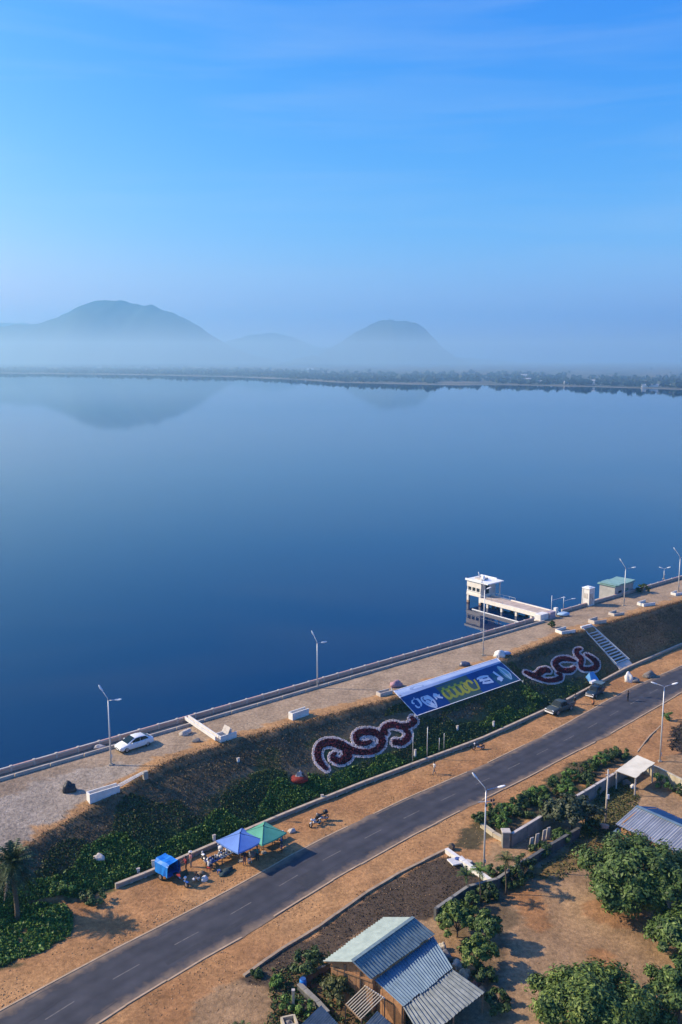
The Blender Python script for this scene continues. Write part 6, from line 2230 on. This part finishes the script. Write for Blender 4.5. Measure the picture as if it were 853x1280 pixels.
# garden wall with posts
wall_run('garden_wall', 'mossy stone garden wall below wooden gable', [(374, 1238), (398, 1262), (410, 1275)], .6, .3, m_walld, m_wallc, post=False, panel=1.0)
wall_run('garden_wall', 'dark wall between burnt plot and house garden', [(378, 1232), (412, 1212), (424, 1206)], .7, .18, m_walld, m_walld, post=False)
GP = thing('garden_post', 'pale concrete post standing in the garden bushes', 'post', at(367, 1262))
MB().box((0, 0, .8), (.22, .22, 1.8)).build('shaft', m_walcr, GP, bevel=.02)
MB().box((0, 0, 1.72), (.26, .26, .08)).build('cap', m_concw, GP)
RBX = thing('brick_pit', 'low square pit of pale blocks at garden corner', 'pit', at(362, 1284), .3)
for x, y, sx, sy in ((-.5, 0, .15, 1.1), (.5, 0, .15, 1.1), (0, .5, .85, .15), (0, -.5, .85, .15)):
    MB().box((x, y, .25), (sx, sy, .7)).build('block_wall', m_walcr, RBX)
MB().blob((0, 0, .3), (.4, .4, .2), 4, 2, .3).build('rubble_fill', m_concd, RBX)
BB = thing('blue_barrel', 'blue plastic water barrel behind garden wall', 'barrel', at(379, 1236))
MB().tube([(0, 0, 0), (0, 0, .15), (0, 0, .45), (0, 0, .75), (0, 0, .9)], [.26, .29, .31, .29, .26], 14).build('body', m_tblue, BB, smooth=True)
MB().disc((0, 0, .92), .24, .04, 'Z', 14).build('lid', m_tb2, BB)
# clutter behind the house
for i, (px, py, sz, mm, lab) in enumerate(((556, 1192, (.6, .5, .6), m_concd, 'dark scrap heap behind the tin roofs'), (553, 1180, (.4, .35, .5), m_walcr, 'pale sack heap behind tin roof gable'), (572, 1200, (.6, .4, .4), m_concw, 'grey sheet heap behind lean to roof'), (582, 1212, (.5, .45, .45), m_walcr, 'tan sack heap by the bushy tree'), (594, 1226, (.5, .4, .4), mat('brick_red', (.33, .13, .08), (.24, .09, .06)), 'reddish brick heap at lean to corner'), (602, 1234, (.45, .4, .45), m_plank, 'orange timber heap at lean to corner'))):
    bundle('scrap_heap', lab, 'heap', px, py + 8, sz, 50 + i, mm, i)

# open shed in the walled yard
SD = thing('open_shed', 'open shed with flat grey tin roof inside wall corner', 'shed', (0, 0, 0))
q = [atz(px, py, z) for (px, py), z in zip([(770, 963), (796, 946), (818, 954.5), (795, 971)], (-3.7, -3.7, -3.55, -3.55))]
q[0].z, q[1].z, q[2].z, q[3].z = -3.75, -3.55, -3.5, -3.7
roof_sheets(SD, q[0], q[1], q[2], q[3], m_tin4 if False else mat('tin_dusty', (.46, .46, .45), (.34, .34, .33), scale=.8, rough=.6), 5, pitch=.22)
ctr = sum(q, Vector()) / 4
for p in q:
    p = p.lerp(ctr, .06)
    MB().bar((p.x, p.y, ZG - .1), (p.x, p.y, p.z - .04), .14, .14).build('post', m_concw, SD)
for a, b_ in ((0, 1), (1, 2), (2, 3), (3, 0)):
    MB().bar(q[a].lerp(ctr, .05) - Vector((0, 0, .1)), q[b_].lerp(ctr, .05) - Vector((0, 0, .1)), .08, .1).build('beam', m_wood, SD)
bundle('shed_sack', 'white sack stored under the open shed', 'sack', 791, 985, (.35, .3, .35), 61, m_white)
bundle('shed_sack', 'dark sack pile in the open shed shade', 'sack', 783, 980, (.6, .4, .4), 62, m_concd)

# house with corrugated roof at the right edge
RH = thing('tin_roof_house', 'house with large grey corrugated roof behind mango tree', 'house', (0, 0, 0))
ra, rbb = atz(796, 1008, -2.4), atz(796, 1008, -2.4) + (atz(853, 1033, -2.4) - atz(796, 1008, -2.4)) * 1.7
ea = atz(770, 1031, -3.5)
eb = ea + (rbb - ra)
roof_sheets(RH, ra, rbb, eb, ea, m_tin4 if False else mat('tin_silver', (.40, .42, .44), (.28, .30, .32), scale=.7, rough=.5, metal=.3), 8, pitch=.3, amp=.05)
off = (ra - ea); off.z = -off.z
fa, fb = ra + off, rbb + off
roof_sheets(RH, ra, rbb, fb, fa, m_tin3, 8, pitch=.3, amp=.05)
MB().bar(ra + Vector((0, 0, .06)), rbb + Vector((0, 0, .06)), .35, .08).build('ridge_cap', m_tin3, RH)
ax2 = (rbb - ra).normalized() * .4
cw = [ea.lerp(ra, .15) + ax2, eb.lerp(rbb, .15) - ax2, fb.lerp(rbb, .15) - ax2, fa.lerp(ra, .15) + ax2]
for k in range(4):
    a, b_ = cw[k], cw[(k + 1) % 4]
    MB().bar((a.x, a.y, (ZG + ea.z) / 2), (b_.x, b_.y, (ZG + ea.z) / 2), .18, ea.z - ZG + .3).build('wall', m_plank, RH)
for p, q2 in ((ra + ax2, cw), (rbb - ax2, cw)):
    pass
tri_ = [cw[0] + Vector((0, 0, .1)), cw[3] + Vector((0, 0, .1)), ra + ax2 - Vector((0, 0, .08))]
MB().add(tri_ + [v + ax2 * .3 for v in tri_], [(0, 1, 2), (5, 4, 3), (0, 1, 4, 3), (1, 2, 5, 4), (2, 0, 3, 5)]).build('gable', m_plank, RH)
bundle('blue_tarpaulin', 'crumpled blue tarpaulin at corner of corrugated roof house', 'tarpaulin', 772, 1044, (.6, .45, .5), 63, m_tin3, .4)
bundle('sand_heap', 'pale heap of earth at utility pole foot', 'heap', 752, 1034, (.9, .6, .3), 64, m_edge)

# ------------------------------------------------------------------ the air over the lake
def volume_box(name, lo, hi, density, colour, aniso):
    mb = MB().box([(a + b) / 2 for a, b in zip(lo, hi)], [b - a for a, b in zip(lo, hi)])
    m = bpy.data.materials.new(name)
    m.use_nodes = True
    n, l = m.node_tree.nodes, m.node_tree.links
    n.remove(n['Principled BSDF'])
    v = n.new('ShaderNodeVolumePrincipled')
    v.inputs['Color'].default_value = (*colour, 1)
    v.inputs['Density'].default_value = density
    v.inputs['Anisotropy'].default_value = aniso
    l.new(v.outputs[0], n['Material Output'].inputs['Volume'])
    return tag(mb.build(name, m), kind='stuff')


volume_box('haze', (-9800, -3300, -9), (9800, 9700, 455), 1.8e-4, (.18, .64, 1.), .45)
volume_box('mist_bank', (-9500, 480, 17), (9500, 4050, 106), 4.4e-4, (.74, .94, 1.), .42)
